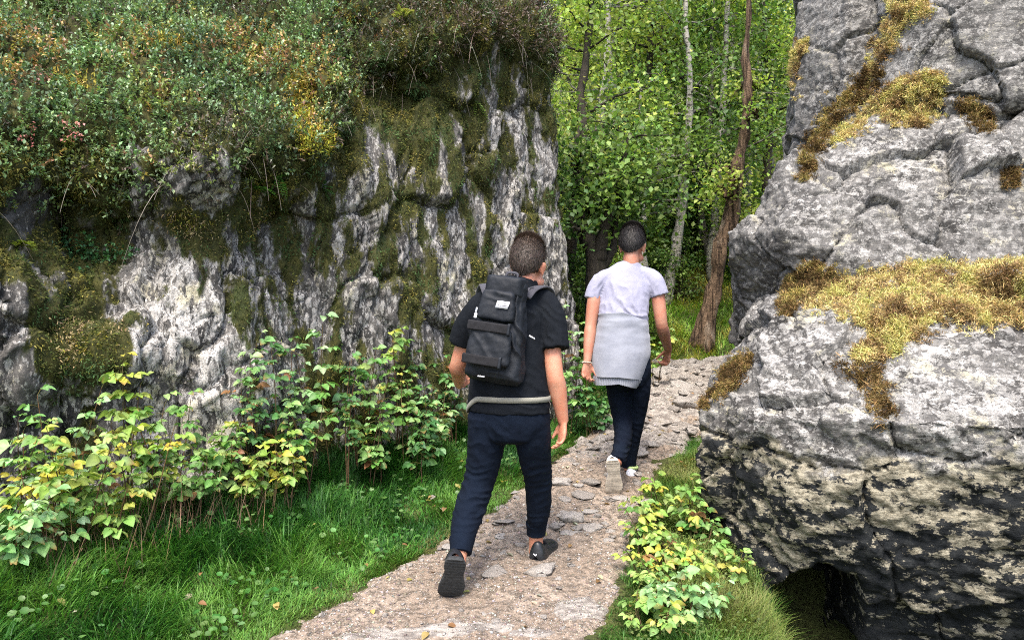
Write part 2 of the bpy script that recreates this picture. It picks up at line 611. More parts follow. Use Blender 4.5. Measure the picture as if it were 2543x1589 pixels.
# ================================================================ rock materials
def rock_mat(name, stretch, rot=(0, 0, 0), dark=(.020, .020, .020), mid=(.098, .092, .085), pale=(.52, .50, .47),
             pale_amt=.5, beige=False, flake=18.0, tlo=.45, bdist=.05, fols=.0):
    m, nt, out = new_mat(name)
    tc = N(nt, 'TexCoord').outputs[3]
    sv = vmap(nt, tc, stretch, rot)
    geo = N(nt, 'NewGeometry')
    big = noise(nt, tc, 1.6, 4, .55)
    n1 = noise(nt, sv, 3.2, 10, .68, .4)
    n2 = noise(nt, sv, 9.0, 9, .72, .3)
    n3 = noise(nt, vmap(nt, sv, (1, 1, 1), (0, 0, 0), (7, 3, 1)), 17.0, 8, .7, .5)
    n4 = noise(nt, tc, 75.0, 5, .7)
    c = mixc(nt, ramp(nt, n1, .36, .64), dark, mid)
    c = mixc(nt, ramp(nt, n3, .5, .68, 0, .6), c, tuple(min(1, v * 1.7) for v in mid))
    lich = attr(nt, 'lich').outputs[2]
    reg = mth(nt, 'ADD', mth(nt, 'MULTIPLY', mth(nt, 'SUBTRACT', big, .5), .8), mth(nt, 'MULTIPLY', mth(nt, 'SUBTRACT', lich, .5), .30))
    pc = mixc(nt, ramp(nt, n4, .35, .65), tuple(v * .55 for v in pale), pale)
    pc = mixc(nt, ramp(nt, noise(nt, tc, 5, 4), .52, .66, 0, .7), pc, tuple(v * k for v, k in zip(pale, (.80, .76, .52))))
    # scaly crusts: ragged flakes of two sizes, each its own shade, dark rock between them
    wn = N(nt, 'TexNoise', {'Vector': sv, 'Scale': 13.0, 'Detail': 4.0, 'Roughness': .7}).outputs[1]
    wv = N(nt, 'VectorMath', {0: sv, 1: N(nt, 'VectorMath', {0: wn, 1: (.13, .13, .13)}, operation='MULTIPLY').outputs[0]}, operation='ADD').outputs[0]
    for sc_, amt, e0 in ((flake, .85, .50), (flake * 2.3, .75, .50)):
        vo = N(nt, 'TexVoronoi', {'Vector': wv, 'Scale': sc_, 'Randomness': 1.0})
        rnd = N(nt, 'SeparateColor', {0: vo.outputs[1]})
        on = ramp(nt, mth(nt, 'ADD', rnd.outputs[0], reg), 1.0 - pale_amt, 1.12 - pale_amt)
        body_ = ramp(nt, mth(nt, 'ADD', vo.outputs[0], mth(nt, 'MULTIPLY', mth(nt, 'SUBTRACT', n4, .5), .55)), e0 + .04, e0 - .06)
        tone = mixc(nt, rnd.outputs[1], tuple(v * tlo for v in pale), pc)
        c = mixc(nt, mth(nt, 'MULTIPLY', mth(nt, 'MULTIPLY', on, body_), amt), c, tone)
    lv = mth(nt, 'ADD', n2, mth(nt, 'MULTIPLY', reg, .6))
    lm = ramp(nt, lv, .63, .67)
    c = mixc(nt, mth(nt, 'MULTIPLY', lm, ramp(nt, n4, .3, .5, .2, .95)), c, pc)
    c = mixc(nt, ramp(nt, n3, .42, .35, 0, .9), c, dark)
    c = mixc(nt, ramp(nt, n4, .42, .32, 0, .8), c, dark)
    if beige:
        # the overhung part wears a coat of black lichen with tan rosettes on it
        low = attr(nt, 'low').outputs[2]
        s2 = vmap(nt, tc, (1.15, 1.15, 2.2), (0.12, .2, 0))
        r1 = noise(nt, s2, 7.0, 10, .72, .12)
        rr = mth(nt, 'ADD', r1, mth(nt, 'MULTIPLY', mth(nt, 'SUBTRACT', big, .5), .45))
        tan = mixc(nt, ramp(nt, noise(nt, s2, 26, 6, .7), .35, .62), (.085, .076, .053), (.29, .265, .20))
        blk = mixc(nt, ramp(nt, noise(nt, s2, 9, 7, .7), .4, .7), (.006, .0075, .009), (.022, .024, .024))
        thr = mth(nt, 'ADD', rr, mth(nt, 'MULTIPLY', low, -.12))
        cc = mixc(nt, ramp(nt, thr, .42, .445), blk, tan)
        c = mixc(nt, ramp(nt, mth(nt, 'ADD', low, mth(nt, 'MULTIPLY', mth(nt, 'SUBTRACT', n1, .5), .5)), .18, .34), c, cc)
    # moss
    ms = attr(nt, 'moss').outputs[2]
    mm = ramp(nt, mth(nt, 'ADD', ms, mth(nt, 'MULTIPLY', mth(nt, 'SUBTRACT', n2, .5), 1.1)), .42, .6)
    mc = mixc(nt, ramp(nt, n3, .3, .7), (.018, .022, .007), (.065, .062, .016))
    mc = mixc(nt, ramp(nt, n1, .5, .7), mc, (.040, .055, .018))
    c = mixc(nt, mm, c, mc)
    h = mth(nt, 'ADD', mth(nt, 'MULTIPLY', n1, .6), mth(nt, 'ADD', mth(nt, 'MULTIPLY', n2, .35), mth(nt, 'MULTIPLY', lm, .06)))
    fol = noise(nt, vmap(nt, tc, (3.5, 3.5, 30), (.12, .30, 0)), 1.0, 6, .65, .25)
    nb = bump(nt, n4, .5, .010, bump(nt, h, .85, bdist))
    nb = bump(nt, fol, fols, .02, nb)
    c = mixc(nt, ramp(nt, fol, .40, .32, 0, fols), c, dark)
    b = N(nt, 'BsdfPrincipled', {'Base Color': c, 'Roughness': .88, 'Specular IOR Level': .22, 'Normal': nb})
    finish(nt, out, b.outputs[0])
    return m


M_cliff = rock_mat('streaked_cliff', (1.7, 1.7, .68), (0, .06, 0), pale_amt=.46, flake=15.0)
M_slab = rock_mat('lichened_slab', (1, 1, 1.25), (0, -.3, 0), dark=(.045, .043, .041), mid=(.128, .124, .118), pale=(.38, .37, .35), pale_amt=.56, flake=21.0, tlo=.52, bdist=.022, fols=.55)
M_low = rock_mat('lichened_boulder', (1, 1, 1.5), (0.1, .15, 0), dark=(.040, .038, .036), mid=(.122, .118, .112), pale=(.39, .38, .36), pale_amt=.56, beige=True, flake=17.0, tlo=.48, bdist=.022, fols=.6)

# ================================================================ the cliff on the left
_pl = np.array([[-9, -.2], [-5, 2.55], [-2.9, 4.08], [-1.15, 5.25], [.30, 6.62], [.56, 6.95], [.62, 7.4], [.40, 8.4], [-1.2, 10.8]])
_d = np.concatenate([[0], np.cumsum(np.linalg.norm(np.diff(_pl, axis=0), axis=1))])
S_ = np.arange(0, _d[-1], .016)
BX = np.interp(S_, _d, _pl[:, 0]); BY = np.interp(S_, _d, _pl[:, 1])
kk = np.hanning(31); kk /= kk.sum()
BX = np.convolve(np.pad(BX, 15, mode='edge'), kk, 'valid'); BY = np.convolve(np.pad(BY, 15, mode='edge'), kk, 'valid')
tx = np.gradient(BX); ty_ = np.gradient(BY); L_ = np.hypot(tx, ty_) + 1e-9
NXo, NYo = ty_ / L_, -tx / L_
kn = np.hanning(61); kn /= kn.sum()
NXo = np.convolve(np.pad(NXo, 30, mode='edge'), kn, 'valid'); NYo = np.convolve(np.pad(NYo, 30, mode='edge'), kn, 'valid')


def cl(px, py):
    """wall coordinates (s, z) where the sight line of a photograph pixel meets the plain wall"""
    k = (px - CX) / F_
    s = np.argmin(np.abs(BX - k * BY) + 100 * (BY < .5) + 100 * (S_ > 9.4 + 1.6))
    return S_[s], CAMZ - (py - CY) / F_ * BY[s]


_tp = [(-420, 2.30), (0, 2.42), (300, 2.46), (560, 2.62), (800, 2.80), (880, 3.25), (1000, 3.55), (1150, 3.92), (1400, 4.1)]
_ts = np.array([cl(a, 500)[0] for a, _ in _tp]); _tz2 = np.array([b for _, b in _tp])
_o = np.argsort(_ts)
ZT = np.interp(S_, _ts[_o], _tz2[_o])
ZT = np.convolve(np.pad(ZT, 15, mode='edge'), kk, 'valid')
ZB = zground(BX, BY, False) - .35
BUMPS = [(470, 780, .50, .75, .26), (200, 555, .42, .36, -.42), (168, 500, .05, .35, -.30), (0, 700, .26, .30, .34),
         (240, 870, .34, .20, .20), (-150, 900, .5, .5, .15), (60, 950, .3, .2, .10), (330, 520, .18, .25, -.15),
         (700, 620, .25, .5, -.10), (880, 520, .25, .5, .10), (990, 190, .5, .26, -.26), (1120, 330, .3, .35, .05),
         (1020, 640, .4, .3, .06), (1210, 420, .2, .9, .05), (1395, 320, .12, .5, .08), (1290, 600, .16, .7, -.06),
         (600, 1010, .25, .3, .10), (640, 1150, .2, .2, .16), (760, 900, .2, .5, -.05), (1420, 560, .10, .20, .10)]
_bs = [(*cl(a, b), c, d, e) for a, b, c, d, e in BUMPS]
sv_ = cl(850, 400)[0]
veg_left = 1 - sstep(sv_ - .25, sv_ + .12, S_)


def off(si, z):
    s = S_[si]
    o = -.10 * (z - 1.0)
    for bs, bz, rs, rz, am in _bs:
        o = o + am * np.exp(-((s - bs) / rs) ** 2 - ((z - bz) / rz) ** 2)
    up = np.exp(-((z - ZT[si]) / .34) ** 2)
    o = o + veg_left[si] * up * .38
    o = o + (1 - veg_left[si]) * np.exp(-((z - ZT[si]) / .2) ** 2) * .12
    return o


nf = 190
tt = np.linspace(0, 1, nf)
dd = np.concatenate([np.arange(.012, .5, .02), np.arange(.5, 2.4, .035), np.arange(2.4, 9, .3)])
ns = len(S_)
SI = np.arange(ns)
rows = []
face = []
for t in tt:
    z = ZB + (ZT - ZB) * t
    o = off(SI, z)
    rows.append(np.stack([BX + NXo * o, BY + NYo * o, z], -1)); face.append(np.ones(ns))
ot = off(SI, ZT)
# the top runs straight back up the hill, away from the wall's corner
bxn = NXo * .55 + .45 * .55; byn = NYo * .55 - .45 * .83
for d in dd:
    k = math.exp(-d / .8)
    o = ot * k + 0
    h = .95 * d + .18 * (1 - math.exp(-d / .12)) - .055 * d * d * (d < 4) - (d >= 4) * (.055 * 16 + .44 * (d - 4))
    rows.append(np.stack([BX + NXo * o - bxn * d, BY + NYo * o - byn * d, ZT + h], -1)); face.append(np.full(ns, math.exp(-d / .1)))
CV = np.array(rows); CF = np.array(face)
nr = len(rows)
# normals of the plain shape, then real relief along them
du = np.gradient(CV, axis=1); dv = np.gradient(CV, axis=0)
CN = nrm(np.cross(du, dv).reshape(-1, 3))
q = CV.reshape(-1, 3)
fw = CF.reshape(-1)
warp = fbm(q * np.array([1.3, 1.3, .8]), 3)
disp = (fbm(q * np.array([1.1, 1.1, .6]) + 3, 3) * .07 + ridged(q * np.array([2.6, 2.6, .9]) + warp[:, None] * .35, 4) * .032
        + fbm(q * np.array([8, 8, 3.2]), 4) * .030 + ridged(q * np.array([15, 15, 5.5]) + warp[:, None], 3) * .0085) * fw
fc1, fe1 = facets(q + np.stack([fbm(q * 2 + k, 2) * .12 for k in (0, 9, 21)], -1), .42, (1, 1, .5), 5, .42, .34)
fc2, fe2 = facets(q + np.stack([fbm(q * 5 + k, 2) * .05 for k in (0, 9, 21)], -1), .15, (1, 1, .42), 8, .45, .38)
disp = disp + (fc1 * .48 + fc2 * .36 - .035 * (1 - sstep(0, .10, fe1)) - .012 * (1 - sstep(0, .16, fe2))) * fw
disp = disp + (1 - fw) * (fbm(q * 1.8, 4) * .24 + fbm(q * 6, 3) * .04)
cv = q + CN * disp[:, None]
i = np.arange(nr - 1)[:, None] * ns; j = np.arange(ns - 1)[None]
CFc = np.stack([i + j, i + j + 1, i + ns + j + 1, i + ns + j], -1).reshape(-1, 4)
sq = np.tile(S_, nr); pq = proj(q)
regn = np.interp(pq[:, 0], [0, 250, 330, 480, 620, 760, 860, 1100, 1260, 1360, 1430], [.30, .40, .06, .06, .27, .42, .47, .48, .40, .24, .10])
hz = (q[:, 2] - np.tile(ZB, nr)) / np.tile(ZT - ZB, nr)
regn = regn + .42 * sstep(.78, 1.0, hz) + .12 * sstep(.45, .8, hz)
mossv = regn + (fbm(q * np.array([2.6, 2.6, .75]) + 9, 4) * .26 + fbm(q * np.array([7.5, 7.5, 2.2]) + 19, 4) * .42) + .35 * np.clip(CN[:, 2], 0, 1)
mossv = np.where(fw < .5, 1.2, mossv)
def gpx(px, py, rx, ry):
    return np.exp(-((pq[:, 0] - px) / rx) ** 2 - ((pq[:, 1] - py) / ry) ** 2)
mossv = mossv + .8 * gpx(230, 870, 120, 80) + .5 * gpx(450, 560, 90, 60) + .5 * gpx(630, 570, 60, 60) + .35 * gpx(590, 780, 30, 60) - .5 * gpx(510, 470, 60, 50) - .5 * gpx(80, 500, 120, 70) + .4 * gpx(640, 1180, 120, 90)
lichv = np.interp(pq[:, 0], [0, 260, 330, 640, 760, 1000, 1250, 1430], [.4, .55, 1.15, 1.1, .85, .8, .95, 1.05]) - .3 * sstep(.7, .95, hz) - .9 * gpx(200, 560, 110, 130) + .5 * gpx(520, 480, 60, 30) - .2 * gpx(80, 500, 130, 70)
cliff = obj('rock_cliff', mk_mesh('rock_cliff', cv, CFc, attrs={'moss': np.clip(mossv, 0, 1.3), 'lich': lichv}), M_cliff)
tag(cliff, 'tall grey rock cliff streaked with moss and white lichen, left of the path', 'cliff')
CLN = mesh_arrays(cliff.data)[1]
bvh_cliff = BVHTree.FromPolygons([tuple(v) for v in cv], CFc.tolist())

# ================================================================ boulders on the right


def boulder(name, hulls, voxel, seed, amp, mat, label, cav=(), low=None, strat=(0, 0, 0), sm=6, lich=None, moss=None):
    parts = [hull(h) for h in hulls]
    me = fuse(parts, voxel, sm, name)
    V, Nn = mesh_arrays(me)
    o = seed * 31.7
    q = V + o
    d = fbm(q * .9, 2) * .03 * amp + fbm(q * 2.3, 3) * .008 * amp
    wq = q + np.stack([fbm(q * 2.2 + k, 2) * .10 for k in (0, 9, 21)], -1)
    f1, e1 = facets(wq, .8, (1, 1, 1.3), seed, .30, .12)
    f2, e2 = facets(q + np.stack([fbm(q * 6 + k, 2) * .04 for k in (0, 9, 21)], -1), .17, (1, 1, 1.7), seed + 4, .42, .26)
    d = d + (f1 * .48 + f2 * .14) * amp - .05 * (1 - sstep(0, .03, e1)) - .004 * (1 - sstep(0, .12, e2))
    st = np.array(strat, float)
    w_ = V @ st + fbm(q * 1.5, 3) * .25
    d = d + (np.abs((w_ * 3.1) % 1 - .5) * 2 - .5) * .014 * amp + (np.abs((w_ * 9.7) % 1 - .5) * 2 - .5) * .007 * amp
    d = d + ridged(q * np.array([5, 5, 7]), 3) * .009 * amp + fbm(q * 17, 3) * .013 * amp + ridged(q * 30, 2) * .0035 * amp - np.maximum(0, -fbm(q * 5.5 + 4, 3)) * .03 * amp
    V2 = V + Nn * d[:, None]
    for fn in cav: V2 = fn(V2, Nn)
    set_co(me, V2)
    V3, N3 = mesh_arrays(me)
    at = {'moss': moss(V3, N3) if moss else np.clip(.05 + .3 * N3[:, 2], 0, 1) * .6, 'lich': lich(V3, N3) if lich else np.full(len(V3), .6),
          'low': low(V3, N3) if low else np.zeros(len(V3))}
    for an, av in at.items():
        a = me.attributes.new(an, 'FLOAT', 'POINT')
        a.data.foreach_set('value', np.asarray(av, np.float32))
    ob = obj(name, me, mat)
    tag(ob, label, 'boulder')
    F = np.empty(len(me.loops), np.int32)
    polys = [tuple(p.vertices) for p in me.polygons]
    return ob, BVHTree.FromPolygons([tuple(v) for v in V3], polys)


def hollow(c, r, amt, sharp=.35):
    c = np.array(c); r = np.array(r)
    def fn(V, Nn):
        d = np.linalg.norm((V - c) / r, axis=1) + fbm(V * 4, 3) * .12
        k = 1 - sstep(1 - sharp, 1.0, d)
        return V + np.array([.25, 1, .1]) * (k * amt)[:, None]
    return fn


low_h = [[P(1965, 745, 5.0), P(2150, 700, 5.15), P(2543, 655, 4.9), P(3000, 640, 4.6), P(1740, 1020, 4.72), P(1735, 1085, 4.66),
          P(1890, 850, 4.62), P(1855, 1040, 4.22), P(2100, 1040, 3.86), P(2400, 1050, 3.62), P(2900, 1080, 3.3), P(2030, 800, 4.45), P(2250, 845, 4.22), P(2600, 830, 4.0), P(3000, 830, 3.8),
          P(1750, 1170, 4.62), P(1815, 1290, 4.50), P(1868, 1480, 4.35), P(1900, 1750, 4.5), P(2120, 1800, 4.3), P(2400, 1850, 4.1), P(2900, 1900, 3.8),
          P(2000, 1240, 4.02), P(2400, 1330, 3.72), P(2800, 1350, 3.45),
          (1.9, 6.2, 0), (4.5, 6.2, -.2), (1.9, 6.0, 1.7), (4.5, 5.8, 2.1), (4.8, 3.5, -.2), (4.8, 3.5, 1.9)]]
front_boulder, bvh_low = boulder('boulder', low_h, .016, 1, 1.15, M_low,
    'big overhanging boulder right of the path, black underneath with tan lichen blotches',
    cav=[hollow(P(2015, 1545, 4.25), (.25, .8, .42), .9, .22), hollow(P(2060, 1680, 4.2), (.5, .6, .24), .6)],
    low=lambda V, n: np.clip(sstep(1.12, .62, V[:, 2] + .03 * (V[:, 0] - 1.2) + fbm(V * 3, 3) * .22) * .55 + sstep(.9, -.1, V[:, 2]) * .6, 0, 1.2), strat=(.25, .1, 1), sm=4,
    lich=lambda V, n: .85 - .9 * sstep(-.35, -.8, n[:, 0]) + .4 * sstep(.0, .5, n[:, 2]))  # lichen amount also carries painted shade: left-facing sides darker, tops paler

mid_h = [[P(1812, 590, 6.05), P(1812, 640, 6.1), P(1838, 770, 6.2), P(1868, 890, 6.2), P(1885, 520, 5.95), P(1945, 418, 6.0), P(2055, 335, 6.0), P(2160, 275, 5.95), P(2330, 215, 5.95), P(2543, 150, 5.9), P(3000, 60, 5.8),
          P(1940, 570, 5.45), P(1990, 700, 5.5), P(2010, 960, 5.85), P(2080, 470, 5.55), P(2300, 330, 5.6), P(2543, 420, 5.35), P(2543, 700, 5.05), P(3000, 420, 5.2), P(3000, 800, 4.9), P(2250, 690, 5.2), P(2250, 960, 5.6), P(2600, 1000, 5.3),
          (2.2, 7.4, .3), (5, 7.4, .3), (2.2, 7.2, 1.9), (5, 7.0, 3.6), (3.2, 7.2, 3.2)]]
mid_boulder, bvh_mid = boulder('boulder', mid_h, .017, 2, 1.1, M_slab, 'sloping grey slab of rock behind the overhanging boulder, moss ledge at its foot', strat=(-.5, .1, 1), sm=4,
    lich=lambda V, n: .75 - 1.2 * sstep(-.25, -.6, n[:, 0]) + .25 * sstep(.1, .6, n[:, 2]) + .9 * np.exp(-((V[:, 0] - 2.95) / .5) ** 2 - ((V[:, 2] - 2.78) / .14) ** 2))  # lichen cut on left-facing facets to paint their shade; tops kept paler

back_h = [[P(1995, -260, 7.0), P(1978, 60, 7.0), P(1980, 140, 7.0), P(1962, 250, 7.0), P(1958, 420, 6.9), P(1975, 600, 6.9), P(2120, -260, 6.5), P(2110, 200, 6.5), P(2080, 420, 6.4), P(2300, -260, 6.35), P(2300, 420, 6.3),
           (3.5, 9.0, 1), (6, 9, 1), (3.5, 8.6, 5.4), (6, 8.6, 5.6), P(1960, 330, 7.0), P(1965, 300, 7.9), P(1995, -260, 7.8), P(1965, 600, 7.8), (5, 6.4, 5.2), (5, 6.2, 1.5)],
          [P(2290, -300, 5.9), P(2262, 40, 5.95), P(2215, 130, 6.05), P(2170, 260, 6.1), P(2330, 230, 5.7), P(2450, -300, 5.55), P(2543, 240, 5.45), P(3000, -300, 5.3), P(3000, 300, 5.2), P(2400, 120, 5.62),
           (3.0, 7.5, 2.6), (5, 7.5, 2.6), (3.4, 7.5, 5.2), (5, 7.5, 5.2)]]
back_boulder, bvh_back = boulder('boulder', back_h, .02, 3, .75, M_slab, 'upright grey rock face rising highest on the right, split by a mossy crack', strat=(-.35, .1, .6), sm=4, lich=lambda V, n: .6 - .5 * sstep(2.95, 2.5, V[:, 0]) + .25 * sstep(.1, .6, n[:, 2]),
    moss=lambda V, n: np.clip(.10 + .25 * n[:, 2] + .3 * sstep(2.95, 2.3, V[:, 0]) * sstep(3.4, 3.0, V[:, 2]), 0, 1))

# ================================================================ plants: shared pieces
DIA_V = np.array([[0, 0, 0], [.5, .45, .10], [0, 1, -.05], [-.5, .45, .10]]) * np.array([.62, 1, 1])
DIA_F = np.array([[0, 1, 2], [0, 2, 3]])
_rw = np.array([.05, .34, .46, .40, .22, .015]); _ry = np.array([0, .14, .36, .62, .84, 1.0])
LEAF_V = []
for a, b in zip(_rw, _ry):
    LEAF_V += [[-a, b, a * .30 - .30 * b * b], [0, b, -.30 * b * b], [a, b, a * .30 - .30 * b * b]]
LEAF_V = np.array(LEAF_V) * np.array([.82, 1, 1])
LEAF_F = np.array([q for r in range(5) for q in ([r * 3, r * 3 + 1, r * 3 + 4, r * 3 + 3], [r * 3 + 1, r * 3 + 2, r * 3 + 5, r * 3 + 4])])
BL_V = np.array([[-.5, 0, 0], [.5, 0, 0], [-.42, .4, .05], [.42, .4, .05], [-.26, .75, .20], [.26, .75, .20], [0, 1, .42]])
BL_F = np.array([[0, 1, 3], [0, 3, 2], [2, 3, 5], [2, 5, 4], [4, 5, 6]])
TRI_V = np.array([[-.5, 0, 0], [.5, 0, 0], [0, 1, .15]])
TRI_F = np.array([[0, 1, 2]])
TUFT_V = np.array([[-.35, 0, 0], [.35, 0, 0], [-.25, .55, .10], [.25, .55, .1], [0, 1, .3]])
TUFT_F = np.array([[0, 1, 3], [0, 3, 2], [2, 3, 4]])
_a = np.linspace(0, 2 * math.pi, 7, endpoint=False)
DISC_V = np.concatenate([[[0, .5, -.12]], np.stack([.5 * np.sin(_a), .5 - .5 * np.cos(_a), np.where(np.arange(7) == 0, -.1, .05)], -1)])
DISC_F = np.array([[0, 1 + k, 1 + (k + 1) % 7] for k in range(7)])

M_leaf = foliage_mat('leaf_blade', .38, .45, .35)
M_tree_leaf = foliage_mat('tree_leaf', .45, .45, .3)
M_bil = foliage_mat('heath_leaf', .22, .42, .4)
M_grass = foliage_mat('grass_blade', .35, .5, .25)
M_moss = foliage_mat('moss_frond', .15, .8, .1)
M_twig = col_mat('twig_bark', .9, .1)


def rdir(n): return nrm(rng.normal(size=(n, 3)))


def hsv_jit(base, n, dv=.3, dh=.12):
    c = np.tile(np.asarray(base, float), (n, 1)) if np.ndim(base) == 1 else np.array(base, float)
    c = c * (1 + dv * rng.uniform(-1, 1, (n, 1))) * (1 + dh * rng.uniform(-1, 1, (n, 3)))
    return np.clip(c, .002, .95)


def face_sample(V, F, w, n):
    """n random points on quads/tris with weight per vertex"""
    T = tri(F)
    a, b, c = V[T[:, 0]], V[T[:, 1]], V[T[:, 2]]
    ar = np.linalg.norm(np.cross(b - a, c - a), axis=1)
    ww = ar * w[T].mean(1)
    cs = np.cumsum(ww)
    k = np.searchsorted(cs, rng.uniform(0, cs[-1], n))
    k = np.clip(k, 0, len(T) - 1)
    u = rng.uniform(0, 1, (n, 2)); fl = u.sum(1) > 1; u[fl] = 1 - u[fl]
    p = a[k] + (b[k] - a[k]) * u[:, :1] + (c[k] - a[k]) * u[:, 1:]
    nn = nrm(np.cross((b - a)[k], (c - a)[k]))
    return p, nn, T[k, 0]


def inview(p, mx=70):
    y = np.maximum(p[:, 1], .2)
    s = proj(np.stack([p[:, 0], y, p[:, 2]], -1))
    return (p[:, 1] > .5) & (s[:, 0] > -mx) & (s[:, 0] < 2543 + mx) & (s[:, 1] > -mx * 1.5) & (s[:, 1] < 1589 + mx)


UP = np.array([0, 0, 1.0])


def ribbon_curve(p0, d, ln, sag, wdt, col, nseg=4):
    """thin two-ribbon strands: p0 (N,3) d (N,3) unit, ln (N,), sag (N,)"""
    n = len(p0)
    t = np.linspace(0, 1, nseg + 1)
    pts = p0[:, None] + d[:, None] * (ln[:, None] * t)[..., None]
    pts[..., 2] -= (sag * ln)[:, None] * t ** 2
    sd = nrm(np.cross(d, UP) + rng.normal(size=(n, 3)) * .3)
    tw = (1 - .7 * t)
    A = pts - sd[:, None] * (wdt * .5) * tw[None, :, None]
    B = pts + sd[:, None] * (wdt * .5) * tw[None, :, None]
    V = np.stack([A, B], 2).reshape(-1, 3)
    k = np.arange(nseg)
    f = np.stack([k * 2, k * 2 + 1, k * 2 + 3, k * 2 + 2], -1)
    F = (f[None] + (np.arange(n) * 2 * (nseg + 1))[:, None, None]).reshape(-1, 4)
    return V, F, np.repeat(col, 2 * (nseg + 1), axis=0), pts


# ================================================================ heath on top of the cliff
pqv = proj(np.where(cv[:, 1:2] > .4, cv, [[0, -1, 0]]))
vis = ((cv[:, 1] > 1) & (pqv[:, 0] > -420) & (pqv[:, 0] < 1560) & (pqv[:, 1] > -120)).astype(float)
topm = (1 - fw)
drape = sstep(.86, 1.0, hz) * np.tile(veg_left, nr) + sstep(.93, 1.0, hz) * (1 - np.tile(veg_left, nr))
cover = np.clip(np.maximum(topm, drape), 0, 1) * vis
nz1 = fbm(cv * 2.2 + 40, 3); nz2 = fbm(cv * 1.7 + 70, 3)


def gq(px, py, rx, ry): return np.exp(-((pqv[:, 0] - px) / rx) ** 2 - ((pqv[:, 1] - py) / ry) ** 2)


heathy = np.clip(sstep(.0, .45, nz1) * .4 + sstep(760, 960, pqv[:, 0]) * 1.0 + gq(520, 330, 190, 90) * 1.3 + gq(640, 40, 90, 40) - gq(300, 250, 220, 110) - gq(620, 200, 170, 80), 0, 1)
wb = cover * (1 - heathy * .92)
A = Acc()
nb_ = 10500
p, n_, vi = face_sample(cv, CFc, wb, nb_)
d = nrm(n_ * .5 + UP * .75 + rdir(nb_) * .55)
ln = rng.uniform(.05, .13, nb_) * (1 + 1.1 * np.clip(fbm(p * 4 + 31, 3), 0, 1))
K = 10
tt_ = np.linspace(.25, 1, K)
lp = (p[:, None] + d[:, None] * (ln[:, None] * tt_)[..., None]).reshape(-1, 3)
ld = nrm(np.repeat(d, K, 0) * .55 + rdir(nb_ * K) * .9)
lu = nrm(np.tile(UP, (nb_ * K, 1)) + rdir(nb_ * K) * .55)
pal = np.array([[.13, .20, .115], [.19, .30, .13], [.26, .37, .20], [.31, .37, .13]])
pz_ = fbm(p * 1.9 + 55, 3) * 2.6 + fbm(p * 6 + 5, 2) * 1.2 + 1.5 + rng.normal(size=nb_) * .5
cb = pal[np.clip(pz_.astype(int), 0, 3)]
orange = np.clip(gq(40, 160, 130, 60) + gq(600, 135, 90, 45) * .8 + gq(780, 250, 50, 110) * .9 + gq(330, 130, 70, 40) * .6 + .4 * sstep(.25, .5, nz2), 0, 1)[vi]
pick = rng.uniform(0, 1, nb_) < orange * .75
cb[pick] = np.array([[.48, .32, .13], [.44, .36, .12], [.36, .21, .13]])[rng.integers(0, 3, pick.sum())]
pink = rng.uniform(0, 1, nb_) < (gq(100, 210, 50, 30) * .35)[vi]
cb[pink] = [.36, .20, .17]
A.add(*scat(DIA_V, DIA_F, frames(ld, lu), lp, rng.uniform(.018, .033, nb_ * K), hsv_jit(np.repeat(cb, K, 0), nb_ * K, .35)))
V, F, C, _ = ribbon_curve(p, d, ln, np.zeros(nb_), .003, hsv_jit((.06, .045, .03), nb_), 2)
A.add(V, F, C)
bil = obj('bilberry_leaves', A.mesh('bilberry_leaves'), M_bil)
tag(bil, 'low bilberry scrub of small green and rusty leaves on the cliff top', 'scrub', kind='stuff')

A = Acc()
wh = cover * np.clip(heathy + .10, 0, 1)
nh = 12500
p, n_, vi = face_sample(cv, CFc, wh, nh)
d = nrm(n_ * .8 + UP * .35 + rdir(nh) * .8)
ln = rng.uniform(.05, .15, nh)
br = np.clip(.25 + gq(1250, 60, 240, 70) * .6, 0, 1)[vi]
colh = np.where((rng.uniform(0, 1, nh) < br)[:, None], [[.125, .09, .07]], [[.065, .078, .042]])
olive = rng.uniform(0, 1, nh) < .12
colh[olive] = [.12, .10, .03]
V, F, C, pts = ribbon_curve(p, d, ln, rng.uniform(-.1, .6, nh), .004, hsv_jit((.055, .042, .034), nh), 3)
A.add(V, F, C)
K = 9
tt_ = np.linspace(.15, 1, K)
lp = (p[:, None] + d[:, None] * (ln[:, None] * tt_)[..., None]).reshape(-1, 3)
ld = nrm(np.repeat(d, K, 0) * .8 + rdir(nh * K) * .8)
A.add(*scat(TUFT_V, TUFT_F, frames(ld, rdir(nh * K)), lp, np.stack([rng.uniform(.008, .016, nh * K), rng.uniform(.016, .034, nh * K), np.full(nh * K, .02)], -1), hsv_jit(np.repeat(colh, K, 0), nh * K, .4)))
# long bare twigs arching out over the rim
nt_ = 330
rim = np.exp(-((hz - .97) / .06) ** 2) * vis * np.clip(heathy + .2, 0, 1)
p, n_, vi = face_sample(cv, CFc, rim, nt_)
d = nrm(n_ * 1.0 + rdir(nt_) * .7 + [0, 0, .1])
V, F, C, _ = ribbon_curve(p, d, rng.uniform(.10, .32, nt_), rng.uniform(.3, 1.3, nt_), .0045, hsv_jit((.16, .13, .105), nt_, .4), 6)
A.add(V, F, C)
hea = obj('heather', A.mesh('heather'), M_bil)
tag(hea, 'dark brown heather mat hanging over the cliff rim', 'heather', kind='stuff')

